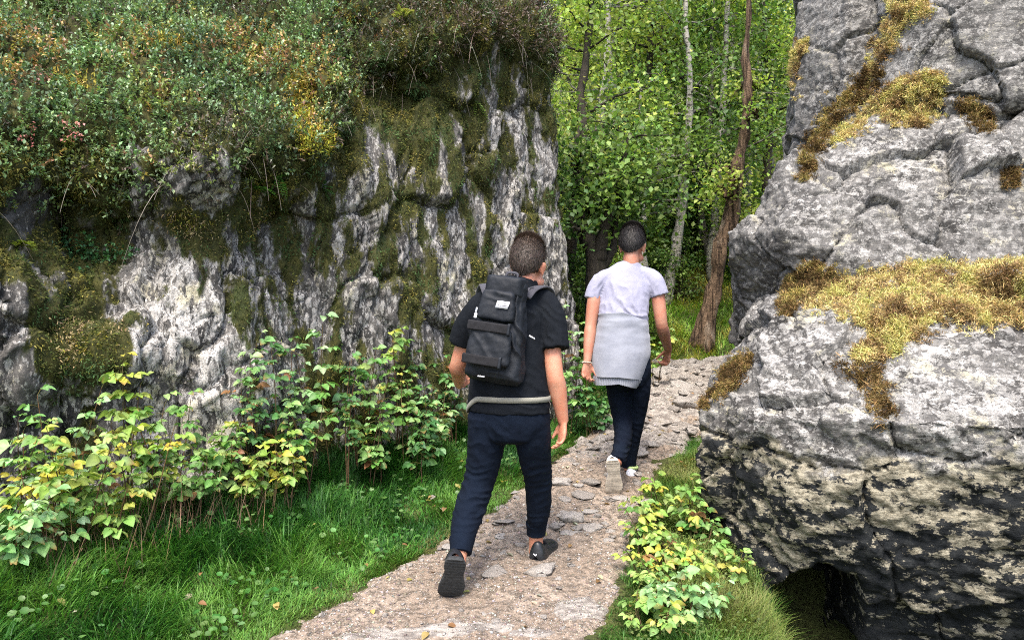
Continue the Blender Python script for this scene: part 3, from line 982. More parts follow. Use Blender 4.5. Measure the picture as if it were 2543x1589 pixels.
# feathery yellow moss patches in the heath, and moss cover on the cliff face
A = Acc()
wy = cover * np.clip(gq(760, 300, 26, 60) * 1.6 + gq(790, 350, 35, 25) * 1.4 + gq(740, 220, 40, 30) + gq(420, 115, 70, 22) * .8 + gq(650, 140, 80, 25) * .5 + gq(200, 210, 70, 30) * .5 + gq(870, 40, 60, 30) * .5 - .15, 0, 2)
nm = 9000
p, n_, vi = face_sample(cv, CFc, wy, nm)
c = np.where((pqv[vi, 1] > 280)[:, None], [[.42, .42, .06]], [[.38, .34, .07]])
c[rng.uniform(0, 1, nm) < .3] = [.36, .23, .05]
p = p + n_ * rng.uniform(.0, .06, nm)[:, None]
A.add(*scat(TUFT_V, TUFT_F, frames(nrm(n_ * .6 + rdir(nm) * .8 + UP * .3), rdir(nm)), p, np.stack([rng.uniform(.006, .012, nm), rng.uniform(.015, .035, nm), np.full(nm, .02)], -1), hsv_jit(c, nm, .3)))
wm = np.clip(mossv - .45, 0, 1) ** 1.0 * (fw > .3) * vis
nm = 150000
p, n_, vi = face_sample(cv, CFc, wm, nm)
c = np.tile([[.055, .070, .021]], (nm, 1))
r_ = rng.uniform(0, 1, nm); z_ = fbm(p * 3.5 + 20, 3)
c[(r_ < .35)] = [.12, .13, .035]
c[(z_ > .28)] = [.21, .19, .05]
c[(z_ < -.35)] = [.07, .12, .045]
pale = np.clip(gq(470, 560, 70, 50) + gq(400, 545, 50, 30) + gq(645, 570, 30, 40) + gq(300, 800, 40, 40) + gq(165, 860, 30, 60) + gq(210, 820, 20, 25), 0, 1)[vi]
pk = rng.uniform(0, 1, nm) < pale * .7
c[pk] = [.40, .31, .17]
gold = np.clip(gq(450, 545, 50, 30) + gq(630, 560, 50, 40) * .6 + gq(240, 870, 90, 40) * .5 + gq(1260, 280, 30, 40) * .5 + gq(1400, 190, 30, 60), 0, 1)[vi]
pk = rng.uniform(0, 1, nm) < gold * .6
c[pk] = [.24, .21, .04]
thick = np.clip(mossv[vi] - .5, 0, .8) * .05
p = p + n_ * (rng.uniform(0, 1, nm) * thick)[:, None]
dm = nrm(n_ * .8 + rdir(nm) * .7 - UP * .25)
A.add(*scat(TUFT_V, TUFT_F, frames(dm, rdir(nm)), p, np.stack([rng.uniform(.005, .011, nm), rng.uniform(.010, .026, nm), np.full(nm, .015)], -1), hsv_jit(c, nm, .4)))
msf = obj('cliff_moss', A.mesh('cliff_moss'), M_moss)
tag(msf, 'olive and yellow moss growing over the cliff face', 'moss', kind='stuff')

# ================================================================ moss cushions on the boulders


def inpoly(pts, poly):
    x, y = pts[:, 0], pts[:, 1]
    ins = np.zeros(len(pts), bool)
    k = len(poly)
    for a in range(k):
        x1, y1 = poly[a]; x2, y2 = poly[(a + 1) % k]
        cnd = ((y1 > y) != (y2 > y)) & (x < (x2 - x1) * (y - y1) / (y2 - y1 + 1e-9) + x1)
        ins ^= cnd
    return ins


def polydist(pts, poly):
    d = np.full(len(pts), 1e9)
    P_ = np.array(poly, float)
    for a in range(len(P_)):
        u, v = P_[a], P_[(a + 1) % len(P_)]
        e = v - u
        t = np.clip(((pts - u) @ e) / (e @ e), 0, 1)
        d = np.minimum(d, np.linalg.norm(pts - u - t[:, None] * e, axis=1))
    return d


def cast(px, py, trees):
    dvec = Vector(((px - CX) / F_, 1, -(py - CY) / F_)).normalized()
    best = None
    for t in trees:
        h = t.ray_cast(Vector((0, 0, CAMZ)), dvec)
        if h[0] is not None and (best is None or h[3] < best[2]): best = (h[0], h[1], h[3])
    return best


ROCKS = (bvh_low, bvh_mid, bvh_back)


def moss_cushion(poly, dens, thick, cols, label, ln=(.016, .036), frac=.45, droop=.2):
    P_ = np.array(poly, float)
    lo, hi = P_.min(0), P_.max(0)
    ns_ = int((hi - lo).prod() * .05) + 200
    s = rng.uniform(lo, hi, (ns_, 2))
    e = polydist(s, poly)
    wob = fbm(np.stack([s[:, 0] * .03, s[:, 1] * .03, np.full(ns_, 3.3)], -1), 3) * 20
    s_in = np.where(inpoly(s, poly), e, -e) + wob
    s_in = s_in + rng.exponential(7, ns_) * (rng.uniform(0, 1, ns_) < .5)
    keep = s_in > 0
    s, s_in = s[keep], s_in[keep]
    hp, hn, hd = [], [], []
    for (a, b_), dd_ in zip(s, s_in):
        h = cast(a, b_, ROCKS)
        if h is None: continue
        hp.append(h[0][:]); hn.append(h[1][:]); hd.append(dd_)
    hp = np.array(hp); hn = nrm(np.array(hn)); hd = np.array(hd)
    dens = int(dens * 1.35)
    k = rng.integers(0, len(hp), dens)
    lump = .65 + .8 * fbm(hp[k] * 9, 3)
    th = 1.5 * thick * np.clip(hd[k] / 45, .04, 1) * np.clip(lump, .15, 1.5)
    jit = rng.normal(size=(dens, 3)) * .010
    nn = nrm(hn[k] + UP * .35)
    pos = hp[k] + jit + nn * (th * rng.uniform(0, 1, dens) ** .6)[:, None]
    cn = fbm(hp[k] * 7 + 3, 3)
    cols = np.array(cols, float)
    ci = np.clip(((cn + .5) * len(cols) + rng.normal(size=dens) * .6).astype(int), 0, len(cols) - 1)
    dm = nrm(nn * .7 + rdir(dens) * .75 - UP * droop)
    A = Acc()
    A.add(*scat(TUFT_V, TUFT_F, frames(dm, rdir(dens)), pos, np.stack([rng.uniform(.004, .0075, dens), rng.uniform(*ln, dens), np.full(dens, .02)], -1), hsv_jit(cols[ci], dens, .35)))
    org = hp.mean(0)
    o = obj('moss_cushion', A.mesh('moss_cushion', origin=org), M_moss, loc=org)
    tag(o, label, 'moss', 'moss cushions on the boulders')
    return o


GOLD = [(.19, .12, .055), (.38, .27, .12), (.55, .42, .19), (.62, .52, .21), (.50, .46, .16)]
RUST = [(.08, .052, .022), (.18, .115, .045), (.29, .20, .085), (.22, .175, .06)]
moss_cushion([(1960, 735), (2060, 715), (2150, 678), (2300, 655), (2440, 650), (2600, 645), (2600, 790), (2530, 800), (2440, 810), (2330, 790), (2290, 830), (2230, 870), (2150, 900), (2120, 885), (2160, 820), (2080, 775), (2000, 770)],
             46000, .05, GOLD, 'broad golden moss mat draped over the top of the overhanging boulder')
moss_cushion([(1930, 770), (1945, 725), (1975, 680), (2030, 650), (2060, 680), (2110, 690), (2110, 725), (2030, 735), (1990, 750), (1960, 785)], 13000, .04,
             RUST + [(.42, .33, .11)], 'brown and yellow moss clump at the left end of the ledge')
moss_cushion([(2155, 275), (2185, 235), (2230, 200), (2300, 180), (2350, 200), (2350, 235), (2320, 270), (2290, 320), (2240, 310), (2190, 295)], 16000, .075,
             GOLD, 'round golden moss cushion high on the sloping grey slab', (.016, .036))
moss_cushion([(2205, -40), (2330, -40), (2290, 40), (2235, 70), (2220, 120), (2180, 165), (2150, 200), (2160, 150), (2190, 90), (2215, 30)], 11000, .06,
             GOLD, 'long moss cushion filling the crack at the top of the rock face', (.014, .03))
moss_cushion([(2170, 165), (2200, 180), (2190, 215), (2140, 250), (2095, 290), (2065, 340), (2030, 385), (1985, 405), (2010, 355), (2050, 300), (2090, 245), (2130, 195)], 12000, .035,
             RUST + [(.36, .28, .10)], 'thin rusty moss strip running down the crack below the high cushion')
moss_cushion([(2160, 262), (2170, 282), (2120, 325), (2085, 370), (2065, 372), (2090, 320)], 3500, .02, GOLD[1:], 'narrow yellow moss ribbon on the ridge of the sloping slab')
moss_cushion([(1720, 1010), (1775, 960), (1830, 905), (1870, 870), (1868, 895), (1835, 945), (1790, 975), (1750, 1015)], 6500, .03, RUST, 'rust coloured moss along the left shoulder of the overhanging boulder')
moss_cushion([(2370, 245), (2420, 255), (2470, 290), (2460, 330), (2420, 315), (2390, 285)], 3500, .03, RUST, 'small dark moss tuft right of the golden cushion on the slab')
moss_cushion([(1975, 440), (2005, 390), (2030, 385), (2022, 415), (1995, 450)], 1800, .02, RUST, 'small orange moss tuft on the pale ridge of the slab')
moss_cushion([(2485, 425), (2530, 415), (2530, 460), (2490, 465)], 1500, .02, RUST[:3], 'small dark moss tuft at the far right of the slab')
moss_cushion([(1955, 170), (1985, 100), (2010, 95), (2000, 140), (1965, 200), (1950, 255), (1938, 250)], 4000, .02, GOLD, 'pale moss fringe on the left edge of the upright rock face')
moss_cushion([(2075, 900), (2180, 905), (2200, 960), (2230, 1010), (2190, 1060), (2160, 990), (2120, 940)], 2600, .014, RUST[:3], 'thin brown moss streak running down the front of the overhanging boulder')

# ================================================================ grass
WXs = np.argsort(BY[(S_ < 10.2)])
_wy = BY[S_ < 10.2][WXs]; _wx = (BX + NXo * .03)[S_ < 10.2][WXs]


def wallx(y): return np.interp(y, _wy, _wx)


def grass_patch(n, xy, hmin, hmax, cols, lean=.35, wid=.0042, edgefn=None):
    x, y = xy
    z = zground(x, y)
    pos = np.stack([x, y, z - .008], -1)
    clump = fbm(np.stack([x * 3, y * 3, np.zeros_like(x)], -1), 3)
    cd = fbm(np.stack([x * 2, y * 2, np.full_like(x, 7.7)], -1), 2) * 6
    L = rng.uniform(hmin, hmax, len(x)) * (1 + .7 * clump)
    if edgefn is not None: L = L * edgefn
    az = cd + rng.normal(size=len(x)) * 1.1
    dl = np.stack([np.cos(az), np.sin(az), np.zeros_like(az)], -1)
    d = nrm(UP + dl * (lean * rng.uniform(.2, 1.6, len(x)))[:, None])
    R = frames(d, -dl + UP * .01)
    # the template bends towards +z of its frame: make that the leaning side
    R = np.stack([R[..., 0], R[..., 1], R[..., 2] * -1], -1)
    cols = np.array(cols, float)
    cn = fbm(np.stack([x * 1.3, y * 1.3, np.full_like(x, 3.1)], -1), 3)
    ci = np.clip(((cn + .5) * len(cols) + rng.normal(size=len(x)) * .8).astype(int), 0, len(cols) - 1)
    return scat(BL_V, BL_F, R, pos, np.stack([np.full(len(x), wid) * rng.uniform(.7, 1.5, len(x)), L, L], -1), hsv_jit(cols[ci], len(x), .35))


GR = [(.022, .085, .016), (.04, .14, .022), (.07, .20, .03), (.12, .26, .045)]
DRY = [(.13, .15, .045), (.20, .18, .07), (.10, .14, .035)]


def sample_left(n, y0, y1):
    y = rng.uniform(y0, y1, n); x = rng.uniform(-3.4, 1.0, n)
    dl = xl(y) - x - edge_noise(x, y)
    ok = (dl > -.035) & (x > wallx(y) - .02)
    x, y, dl = x[ok], y[ok], dl[ok]
    v = inview(np.stack([x, y, zground(x, y, False)], -1), 450)
    return x[v], y[v], np.maximum(dl[v], 0)


A = Acc()
x, y, dl = sample_left(300000, 2.6, 8.2)
kp = rng.uniform(0, 1, len(x)) < np.clip(1.15 - (y - 3) * .13, .4, 1)
x, y, dl = x[kp], y[kp], dl[kp]
A.add(*grass_patch(0, (x, y), .05, .11, GR, .6, .0050, np.clip(.5 + dl * 1.8, .4, 1.5)))
e_ = dl < .14
xe, ye = np.repeat(x[e_], 2), np.repeat(y[e_], 2)
A.add(*grass_patch(0, (xe + rng.normal(size=len(xe)) * .03 + .02, ye), .02, .055, DRY + [(.10, .17, .03)], 1.0, .0032))
lg = obj('grass', A.mesh('grass'), M_grass)
tag(lg, 'lush green grass on the bank left of the path', 'grass', kind='stuff')

A = Acc()
n = 90000
y = rng.uniform(2.9, 6.2, n); x = rng.uniform(.3, 1.9, n)
dr = x - xr(y) - edge_noise(x, y)
ok = (dr > -.035) & (dr < .82)
x, y, dr = x[ok], y[ok], dr[ok]
A.add(*grass_patch(0, (x, y), .05, .12, [(.06, .15, .025), (.12, .22, .04), (.18, .25, .06), (.22, .25, .08)], .6, .0032, np.clip(.5 + dr * 2, .5, 1.3)))
rg = obj('grass', A.mesh('grass'), M_grass)
tag(rg, 'yellow green grass tuft bank between the path and the overhanging boulder', 'grass', kind='stuff')

A = Acc()
n = 120000
y = 8.6 + 8 * rng.uniform(0, 1, n) ** 1.6; x = rng.uniform(-.2, 5.5, n)
dl = np.where(y < 9.75, xl(y) - x, 1); dr = np.where(y < 9.75, x - xr(y), 1)
offp = np.where(y < 9.75, (dl > -.02) | (dr > -.02), True)
x, y = x[offp], y[offp]
v = inview(np.stack([x, y, zground(x, y, False)], -1), 60)
x, y = x[v], y[v]
A.add(*grass_patch(0, (x, y), .06, .14, [(.12, .25, .035), (.21, .37, .055), (.30, .42, .08), (.44, .40, .09)], .6, .008))  # blade colours raised to put sunlight into this tree-shaded patch
fg = obj('grass', A.mesh('grass'), M_grass)
tag(fg, 'bright green grass on the slope where the path bends into the wood', 'grass', kind='stuff')

# broad little leaves in the grass
A = Acc()
x, y, dl = sample_left(9000, 3.0, 7.5)
kp = (fbm(np.stack([x * 2.2, y * 2.2, np.full_like(x, 9.)], -1), 3) > -.02) & (dl > .1)
x, y = x[kp], y[kp]
n = len(x)
z = zground(x, y) + rng.uniform(.03, .10, n)
dd_ = nrm(np.stack([rng.normal(size=n), rng.normal(size=n), rng.normal(size=n) * .25], -1))
c = hsv_jit(np.array([(.05, .15, .03), (.09, .20, .05), (.13, .24, .08)])[rng.integers(0, 3, n)], n, .25)
A.add(*scat(DISC_V, DISC_F, frames(dd_, nrm(UP + rdir(n) * .4 + [0, -.35, 0])), np.stack([x, y, z], -1), rng.uniform(.018, .04, n), c))
n2 = 5000
y = rng.uniform(3.0, 5, n2); x = rng.uniform(.4, 1.6, n2); ok = x - xr(y) > .05; x, y = x[ok], y[ok]; n = len(x)
z = zground(x, y) + rng.uniform(.02, .09, n)
dd_ = nrm(np.stack([rng.normal(size=n), rng.normal(size=n), rng.normal(size=n) * .25], -1))
A.add(*scat(DISC_V, DISC_F, frames(dd_, nrm(UP + rdir(n) * .5)), np.stack([x, y, z], -1), rng.uniform(.008, .018, n), hsv_jit((.13, .18, .05), n, .3)))
gc = obj('ground_leaves', A.mesh('ground_leaves'), M_leaf)
tag(gc, 'small round leaves of low herbs growing through the grass', 'herbs', kind='stuff')

# withered stalks under the brambles
A = Acc()
px_ = rng.uniform(60, 720, 420); Yd = np.interp(px_, [60, 300, 480, 720], [3.55, 3.75, 4.1, 4.6]) + rng.normal(size=420) * .12
x = (px_ - CX) / F_ * Yd
pos = np.stack([x, Yd, zground(x, Yd)], -1)
d = nrm(UP + rdir(420) * .35)
V, F, C, _ = ribbon_curve(pos, d, rng.uniform(.12, .38, 420), rng.uniform(-.1, .6, 420), .006, hsv_jit((.20, .135, .08), 420, .45), 5)
A.add(V, F, C)
ws = obj('withered_grass', A.mesh('withered_grass'), M_twig)
tag(ws, 'withered brown stalks and dry grass under the raspberry canes', 'dry grass', kind='stuff')

# ================================================================ raspberry plants


def ribbon_tube(pts, r0, r1, col, acc, seg=5):
    c = np.concatenate([pts, np.linspace(r0, r1, len(pts))[:, None]], 1)
    V, F = tube(c, (1, .13, .07), 0, seg, close=False)
    acc.add(V, F, np.tile(col, (len(V), 1)))


LEAFCOL = {'green': [(.17, .32, .09), (.24, .40, .14), (.12, .25, .06)], 'pale': [(.26, .43, .18), (.33, .50, .25), (.18, .34, .12)],
           'yellow': [(.36, .44, .09), (.55, .49, .08), (.25, .38, .08), (.22, .35, .08), (.28, .40, .12)], 'mixed': [(.20, .34, .08), (.30, .42, .12), (.24, .38, .11), (.15, .28, .07), (.44, .46, .10)],
           'dark': [(.08, .19, .06), (.12, .25, .08), (.06, .15, .05)]}


def raspberry(top, hue, label, canes=3, leaves=11, size=.062, spread=.16, group='raspberry plants by the path'):
    x0, y0, zt = top
    zg = float(zground(np.array([x0]), np.array([y0]))[0])
    h = max(zt - zg, .16)
    root = empty('raspberry_plant', (x0, y0, zg), label, 'raspberry plant', group)
    st, lf = Acc(), Acc()
    pos, dr_, up_, sz, cl_ = [], [], [], [], []
    pal_ = np.array(LEAFCOL[hue])
    for c in range(canes):
        az = rng.uniform(0, 6.28); b0 = np.array([math.cos(az), math.sin(az), 0]) * rng.uniform(.01, .07)
        az2 = rng.uniform(0, 6.28)
        hh = h * (1 if c == 0 else rng.uniform(.6, .98))
        tip = b0 + np.array([math.cos(az2), math.sin(az2), 0]) * rng.uniform(.2, 1) * spread + [0, 0, hh]
        mid = (b0 + tip) / 2 + np.array([0, 0, hh * .08]) + rng.normal(size=3) * .015
        cpts = catmull(np.array([b0, mid, tip]), 9)
        ribbon_tube(cpts, .0042, .0018, hsv_jit((.10, .065, .035), 1)[0], st)
        for k in range(leaves):
            t = rng.uniform(.42, 1) if k else 1.0
            p = cpts[min(int(t * 8), 8)]
            a = k * 2.4 + rng.uniform(-.5, .5)
            el = rng.uniform(.0, .55) if k else 1.1
            pd = np.array([math.cos(a) * math.cos(el), math.sin(a) * math.cos(el), math.sin(el)])
            pl_ = rng.uniform(.035, .09)
            e = p + pd * pl_ - [0, 0, .012]
            ribbon_tube(np.array([p, (p + e) / 2 + [0, 0, .008], e]), .0014, .0010, hsv_jit((.16, .15, .05), 1)[0], st, 3)
            col = pal_[rng.integers(0, len(pal_))] if rng.uniform() > .02 else np.array([.26, .14, .06])
            hor = nrm(pd * [1, 1, .15])
            side = np.cross(hor, UP)
            s = size * rng.uniform(.45, 1.3)
            dirs = [nrm(hor + [0, 0, rng.uniform(-.5, .1)])]
            offs = [0]
            for sg in (-1, 1):
                dirs.append(nrm(hor * .55 + side * sg + [0, 0, rng.uniform(-.45, .1)])); offs.append(-.004)
                if rng.uniform() < .45:
                    dirs.append(nrm(hor * .35 + side * sg + [0, 0, rng.uniform(-.45, .1)])); offs.append(-.035)
            for q_, (dv_, of) in enumerate(zip(dirs, offs)):
                pos.append(e + hor * of); dr_.append(dv_); up_.append(nrm(UP + rng.normal(size=3) * .42 + [0, -.25, 0]))
                sz.append(s * (1 if q_ == 0 else .85)); cl_.append(col)
    n = len(pos)
    lv, lfc, lc = scat(LEAF_V, LEAF_F, frames(np.array(dr_), np.array(up_)), np.array(pos), np.array(sz), hsv_jit(np.array(cl_), n, .22))
    # each blade varies along its length, some with a browning tip
    row = np.tile(np.repeat(np.arange(6), 3), n); mid = np.tile(np.tile([0, 1, 0], 6), n)
    tipk = np.repeat((rng.uniform(0, 1, n) < .18), 18) * sstep(2, 5, row)
    lc = lc * (1 + .16 * rng.normal(size=(len(lc), 1))) * (1 + .18 * mid)[:, None]
    lc = lc * (1 - tipk[:, None]) + np.array([.30, .17, .06]) * tipk[:, None]
    lf.add(lv, lfc, np.clip(lc, .01, .9))
    obj('cane', st.mesh('cane'), M_twig, root)
    obj('leaves', lf.mesh('leaves'), M_leaf, root)
    return root


RP = [  # pixel of the top, distance, hue, where
    (90, 985, 3.75, 'pale', 'pale green raspberry plant, highest leaves at the left edge under the mossy bulge'),
    (185, 965, 3.85, 'pale', 'large pale raspberry plant left of the yellow top shoot'),
    (300, 905, 4.0, 'yellow', 'tall raspberry shoot with yellow leaves against the white rock'),
    (395, 990, 4.1, 'green', 'raspberry plant right of the yellow shoot, against white rock'),
    (50, 1090, 3.6, 'yellow', 'yellowing raspberry plant low at the left edge of the bank'),
    (215, 1060, 3.65, 'mixed', 'raspberry plant with mixed yellow and green leaves in the middle of the left thicket'),
    (335, 1045, 3.85, 'yellow', 'raspberry plant with bright yellow leaves beside the pale rock foot'),
    (120, 1200, 3.5, 'pale', 'low pale raspberry plant over the grass at the left'),
    (40, 1270, 3.4, 'pale', 'lowest pale raspberry plant at the left edge of the grass'),
    (280, 1170, 3.7, 'mixed', 'raspberry plant hanging over the withered stalks'),
    (470, 1130, 4.1, 'green', 'small green raspberry plant standing alone right of the left thicket'),
    (415, 1080, 4.1, 'mixed', 'thin raspberry plant in front of the white rock foot'),
    (625, 850, 4.62, 'pale', 'tall pale raspberry plant with drooping dark leaves in the middle of the cliff foot'),
    (700, 850, 4.7, 'dark', 'dark green raspberry plant with big leaves in the middle thicket'),
    (800, 800, 4.9, 'pale', 'tallest pale raspberry plant of the middle thicket'),
    (850, 890, 4.8, 'dark', 'dark raspberry plant below the tallest pale one'),
    (655, 960, 4.55, 'dark', 'deep green raspberry plant in front of the tall pale one'),
    (770, 960, 4.65, 'green', 'leafy green raspberry plant in the lower middle thicket'),
    (710, 1105, 4.4, 'yellow', 'bright yellow green raspberry plant over the dark grass'),
    (610, 1120, 4.35, 'yellow', 'small yellow green raspberry plant left of the brightest one'),
    (900, 900, 5.1, 'mixed', 'raspberry plant with yellow green leaves against dark streaked rock'),
    (985, 825, 5.35, 'mixed', 'tall raspberry plant left of the backpack with light yellow top leaves'),
    (1010, 940, 5.2, 'green', 'green raspberry plant behind the trouser leg on the bank'),
    (1060, 895, 5.45, 'dark', 'dark raspberry plant close behind the backpack'),
    (930, 1020, 4.9, 'green', 'bushy green raspberry plant at the grass edge of the thicket'),
    (1085, 970, 5.3, 'pale', 'raspberry plant with pale leaves beside the hip of the man in black'),
    (1130, 870, 5.6, 'dark', 'raspberry plant hidden behind the man in black'),
    (1050, 1050, 5.1, 'dark', 'low dark raspberry plant at the feet of the thicket'),
    (560, 1090, 4.35, 'green', 'loose raspberry sprig over the white rock foot'),
    (1395, 770, 6.55, 'pale', 'pale leaved plant in the gap between the two men, topmost leaves'),
    (1445, 800, 6.6, 'dark', 'dark leaved plant in the gap between the two men'),
    (1415, 860, 6.3, 'green', 'green plant low in the gap between the two men'),
    (1465, 930, 6.3, 'dark', 'dark plant behind the left hand of the man in white'),
    (1500, 1000, 6.4, 'dark', 'low dark plant behind the trousers of the man in white'),
    (1625, 830, 7.9, 'mixed', 'small plant at the bend beside the right elbow of the man in white'),
    (1625, 1190, 4.62, 'yellow', 'yellow green raspberry plant at the top of the right bank'),
    (1705, 1205, 4.5, 'mixed', 'raspberry plant right of the yellow one, touching the overhanging boulder'),
    (1665, 1270, 4.3, 'yellow', 'largest raspberry plant of the right bank with yellowing leaves'),
    (1745, 1275, 4.4, 'green', 'green raspberry plant close under the boulder edge'),
    (1605, 1340, 4.1, 'yellow', 'raspberry plant leaning over the path from the right bank'),
    (1690, 1365, 4.05, 'mixed', 'raspberry plant with a single hanging leaf in the right bank'),
    (1650, 1465, 3.6, 'pale', 'pale raspberry plant low in the right bank'),
    (1705, 1520, 3.45, 'pale', 'pale raspberry plant at the bottom edge of the photo'),
    (1745, 1390, 4.0, 'yellow', 'yellow green raspberry plant under the boulder, middle of the right bank'),
    (1795, 1420, 4.12, 'mixed', 'raspberry plant in the shade right under the boulder edge'),
    (1620, 1420, 3.8, 'mixed', 'raspberry plant at the path edge halfway down the right bank'),
    (1760, 1500, 3.6, 'pale', 'pale raspberry plant at the right in the bottom tuft'),
    (1590, 1260, 4.35, 'mixed', 'raspberry plant spilling onto the path below the yellow one'),
    (520, 1050, 4.3, 'mixed', 'thin raspberry cane between the left thicket and the middle thicket'),
    (160, 1110, 3.6, 'yellow', 'yellow raspberry plant in the heart of the left thicket'),
    (940, 870, 5.15, 'green', 'upright raspberry cane between the middle thicket and the tall plant by the backpack'),
    (1625, 1545, 3.42, 'mixed', 'small yellow leaved raspberry sprig at the bottom of the path edge'),
]
for px, py, Y, hue, lab in RP:
    small = py > 1180 and px > 1500
    raspberry(P(px, py, Y), hue, lab, 3, 9 if small else 13, .050 if small else .058)


# ================================================================ ferns
def fern(px, py, trees, label, L=.2, nf=6, col=(.10, .24, .05)):
    h = cast(px, py, trees)
    if h is None: return
    b = np.array(h[0][:]); nn = np.array(h[1][:])
    root = empty('fern', b, label, 'fern', 'ferns on the cliff')
    A = Acc()
    for k in range(nf):
        d = nrm(nn * .8 + UP * .5 + rng.normal(size=3) * .7)
        l = L * rng.uniform(.6, 1.1)
        t = np.linspace(0, 1, 12)
        pts = d * (l * t)[:, None]; pts[:, 2] -= l * .55 * t ** 2
        ribbon_tube(pts, .0016, .0006, np.array(col) * .7, A, 3)
        sd = nrm(np.cross(d, UP) + rng.normal(size=3) * .1)
        for sg in (-1, 1):
            k2 = np.arange(1, 12)
            A.add(*scat(DIA_V * [.7, 1, 1], DIA_F, frames(nrm(np.tile(sd * sg, (11, 1)) + d * .5), np.tile(UP, (11, 1)) + rng.normal(size=(11, 3)) * .2), pts[k2], l * .30 * np.sin(math.pi * (t[k2] * .85 + .15)) + .004, hsv_jit(col, 11, .25)))
    obj('frond', A.mesh('frond'), M_leaf, root)


for px, py, lab, L, col in ((630, 470, 'light green fern under the overhanging heath', .20, (.13, .30, .07)), (690, 440, 'small fern right of the light one under the heath', .14, (.10, .24, .06)),
                            (45, 612, 'yellow green fern in the dark recess at the left edge', .14, (.24, .30, .06)), (800, 470, 'tiny fern on the dark rock below the yellow moss', .12, (.09, .2, .06)),
                            (1000, 55, 'pale yellow rowan like fern in the heather at the top', .22, (.33, .36, .10)), (1180, 250, 'single narrow fern frond on the dark upper cliff', .16, (.2, .3, .08))):
    fern(px, py, (bvh_cliff,), lab, L, 2 if 'single' in lab else 6, col)

# little shrub in the recess
p_ = cast(190, 640, (bvh_cliff,))
b0 = np.array(p_[0][:])
root = empty('bilberry_bush', b0, 'dark green leafy bush growing in the shaded recess at the left', 'bush')
A, B_ = Acc(), Acc()
n = 60
d = nrm(rdir(n) * [1.5, .7, .6] + [0, -.55, .35])
st0 = b0 * 0 + rng.normal(size=(n, 3)) * [.16, .03, .03]
ln = rng.uniform(.08, .2, n)
V, F, C, _ = ribbon_curve(st0, d, ln, rng.uniform(0, .3, n), .004, hsv_jit((.05, .035, .02), n), 3)
B_.add(V, F, C)
K = 14
t = np.linspace(.2, 1, K)
lp = (st0[:, None] + d[:, None] * (ln[:, None] * t)[..., None]).reshape(-1, 3) + rng.normal(size=(n * K, 3)) * .012
A.add(*scat(DIA_V, DIA_F, frames(nrm(np.repeat(d, K, 0) * .4 + rdir(n * K)), UP + rdir(n * K) * .5), lp, rng.uniform(.018, .032, n * K), hsv_jit((.055, .15, .06), n * K, .4)))
obj('twigs', B_.mesh('twigs'), M_twig, root); obj('leaves', A.mesh('leaves'), M_bil, root)

# red twig on the heath
for px, py, lab in ((95, 350, 'cluster of red leaves at the lower left of the heath'), (188, 330, 'smaller cluster of pink red leaves right of the first')):
    p_ = cast(px, py, (bvh_cliff,))
    b0 = np.array(p_[0][:]) + np.array(p_[1][:]) * .06
    root = empty('red_sprig', b0, lab, 'red sprig', 'red leaved sprigs in the heath')
    A, B_ = Acc(), Acc()
    n = 9
    d = nrm(rdir(n) * [1, .4, .8] + [0, -.5, .15])
    V, F, C, _ = ribbon_curve(np.zeros((n, 3)), d, rng.uniform(.05, .1, n), np.full(n, .2), .003, hsv_jit((.2, .07, .06), n), 3)
    B_.add(V, F, C)
    lp = (d[:, None] * rng.uniform(.02, .095, (n, 6, 1))).reshape(-1, 3) + rng.normal(size=(n * 6, 3)) * .008
    A.add(*scat(DIA_V * [1.2, 1, 1], DIA_F, frames(nrm(rdir(n * 6)), UP + [0, -.8, 0] + rdir(n * 6) * .4), lp, rng.uniform(.014, .024, n * 6), hsv_jit((.42, .16, .14), n * 6, .3)))
    obj('twigs', B_.mesh('twigs'), M_twig, root); obj('leaves', A.mesh('leaves'), M_bil, root)

# ================================================================ trees
m, nt, out = new_mat('birch_bark')
tc = N(nt, 'TexCoord').outputs[3]
c0 = attr(nt, 'Col').outputs[0]
n1 = noise(nt, vmap(nt, tc, (6, 6, 22)), 1.0, 6, .65); n2 = noise(nt, vmap(nt, tc, (30, 30, 5)), 1.0, 5, .6)
c = mixc(nt, ramp(nt, n1, .52, .62), c0, (.035, .03, .025))
c = mixc(nt, ramp(nt, n2, .45, .7, 0, .6), c, mixc(nt, .5, c0, (.09, .085, .05)))
b = N(nt, 'BsdfPrincipled', {'Base Color': c, 'Roughness': .85, 'Specular IOR Level': .2, 'Normal': bump(nt, mth(nt, 'ADD', n1, n2), .8, .02)})
finish(nt, out, b.outputs[0])
M_bark = m


m, nt, out = new_mat('weathered_wood')
tc = N(nt, 'TexCoord').outputs[3]
n1 = noise(nt, vmap(nt, tc, (26, 26, 2.2), (0, .12, 0)), 1.0, 7, .65, .6); n2 = noise(nt, vmap(nt, tc, (5, 5, 1.6)), 1.0, 5, .6); n3 = noise(nt, tc, 30, 5, .7)
c = mixc(nt, ramp(nt, n1, .38, .6), (.030, .020, .014), (.17, .115, .075))
c = mixc(nt, ramp(nt, n2, .55, .66, 0, .85), c, (.26, .21, .16))
c = mixc(nt, ramp(nt, n2, .44, .34, 0, .9), c, (.035, .026, .019))
c = mixc(nt, ramp(nt, n3, .58, .7, 0, .5), c, (.10, .10, .04))
b = N(nt, 'BsdfPrincipled', {'Base Color': c, 'Roughness': .9, 'Specular IOR Level': .15, 'Normal': bump(nt, mth(nt, 'ADD', n1, n3), 1.0, .03)})
finish(nt, out, b.outputs[0])
M_snag = m


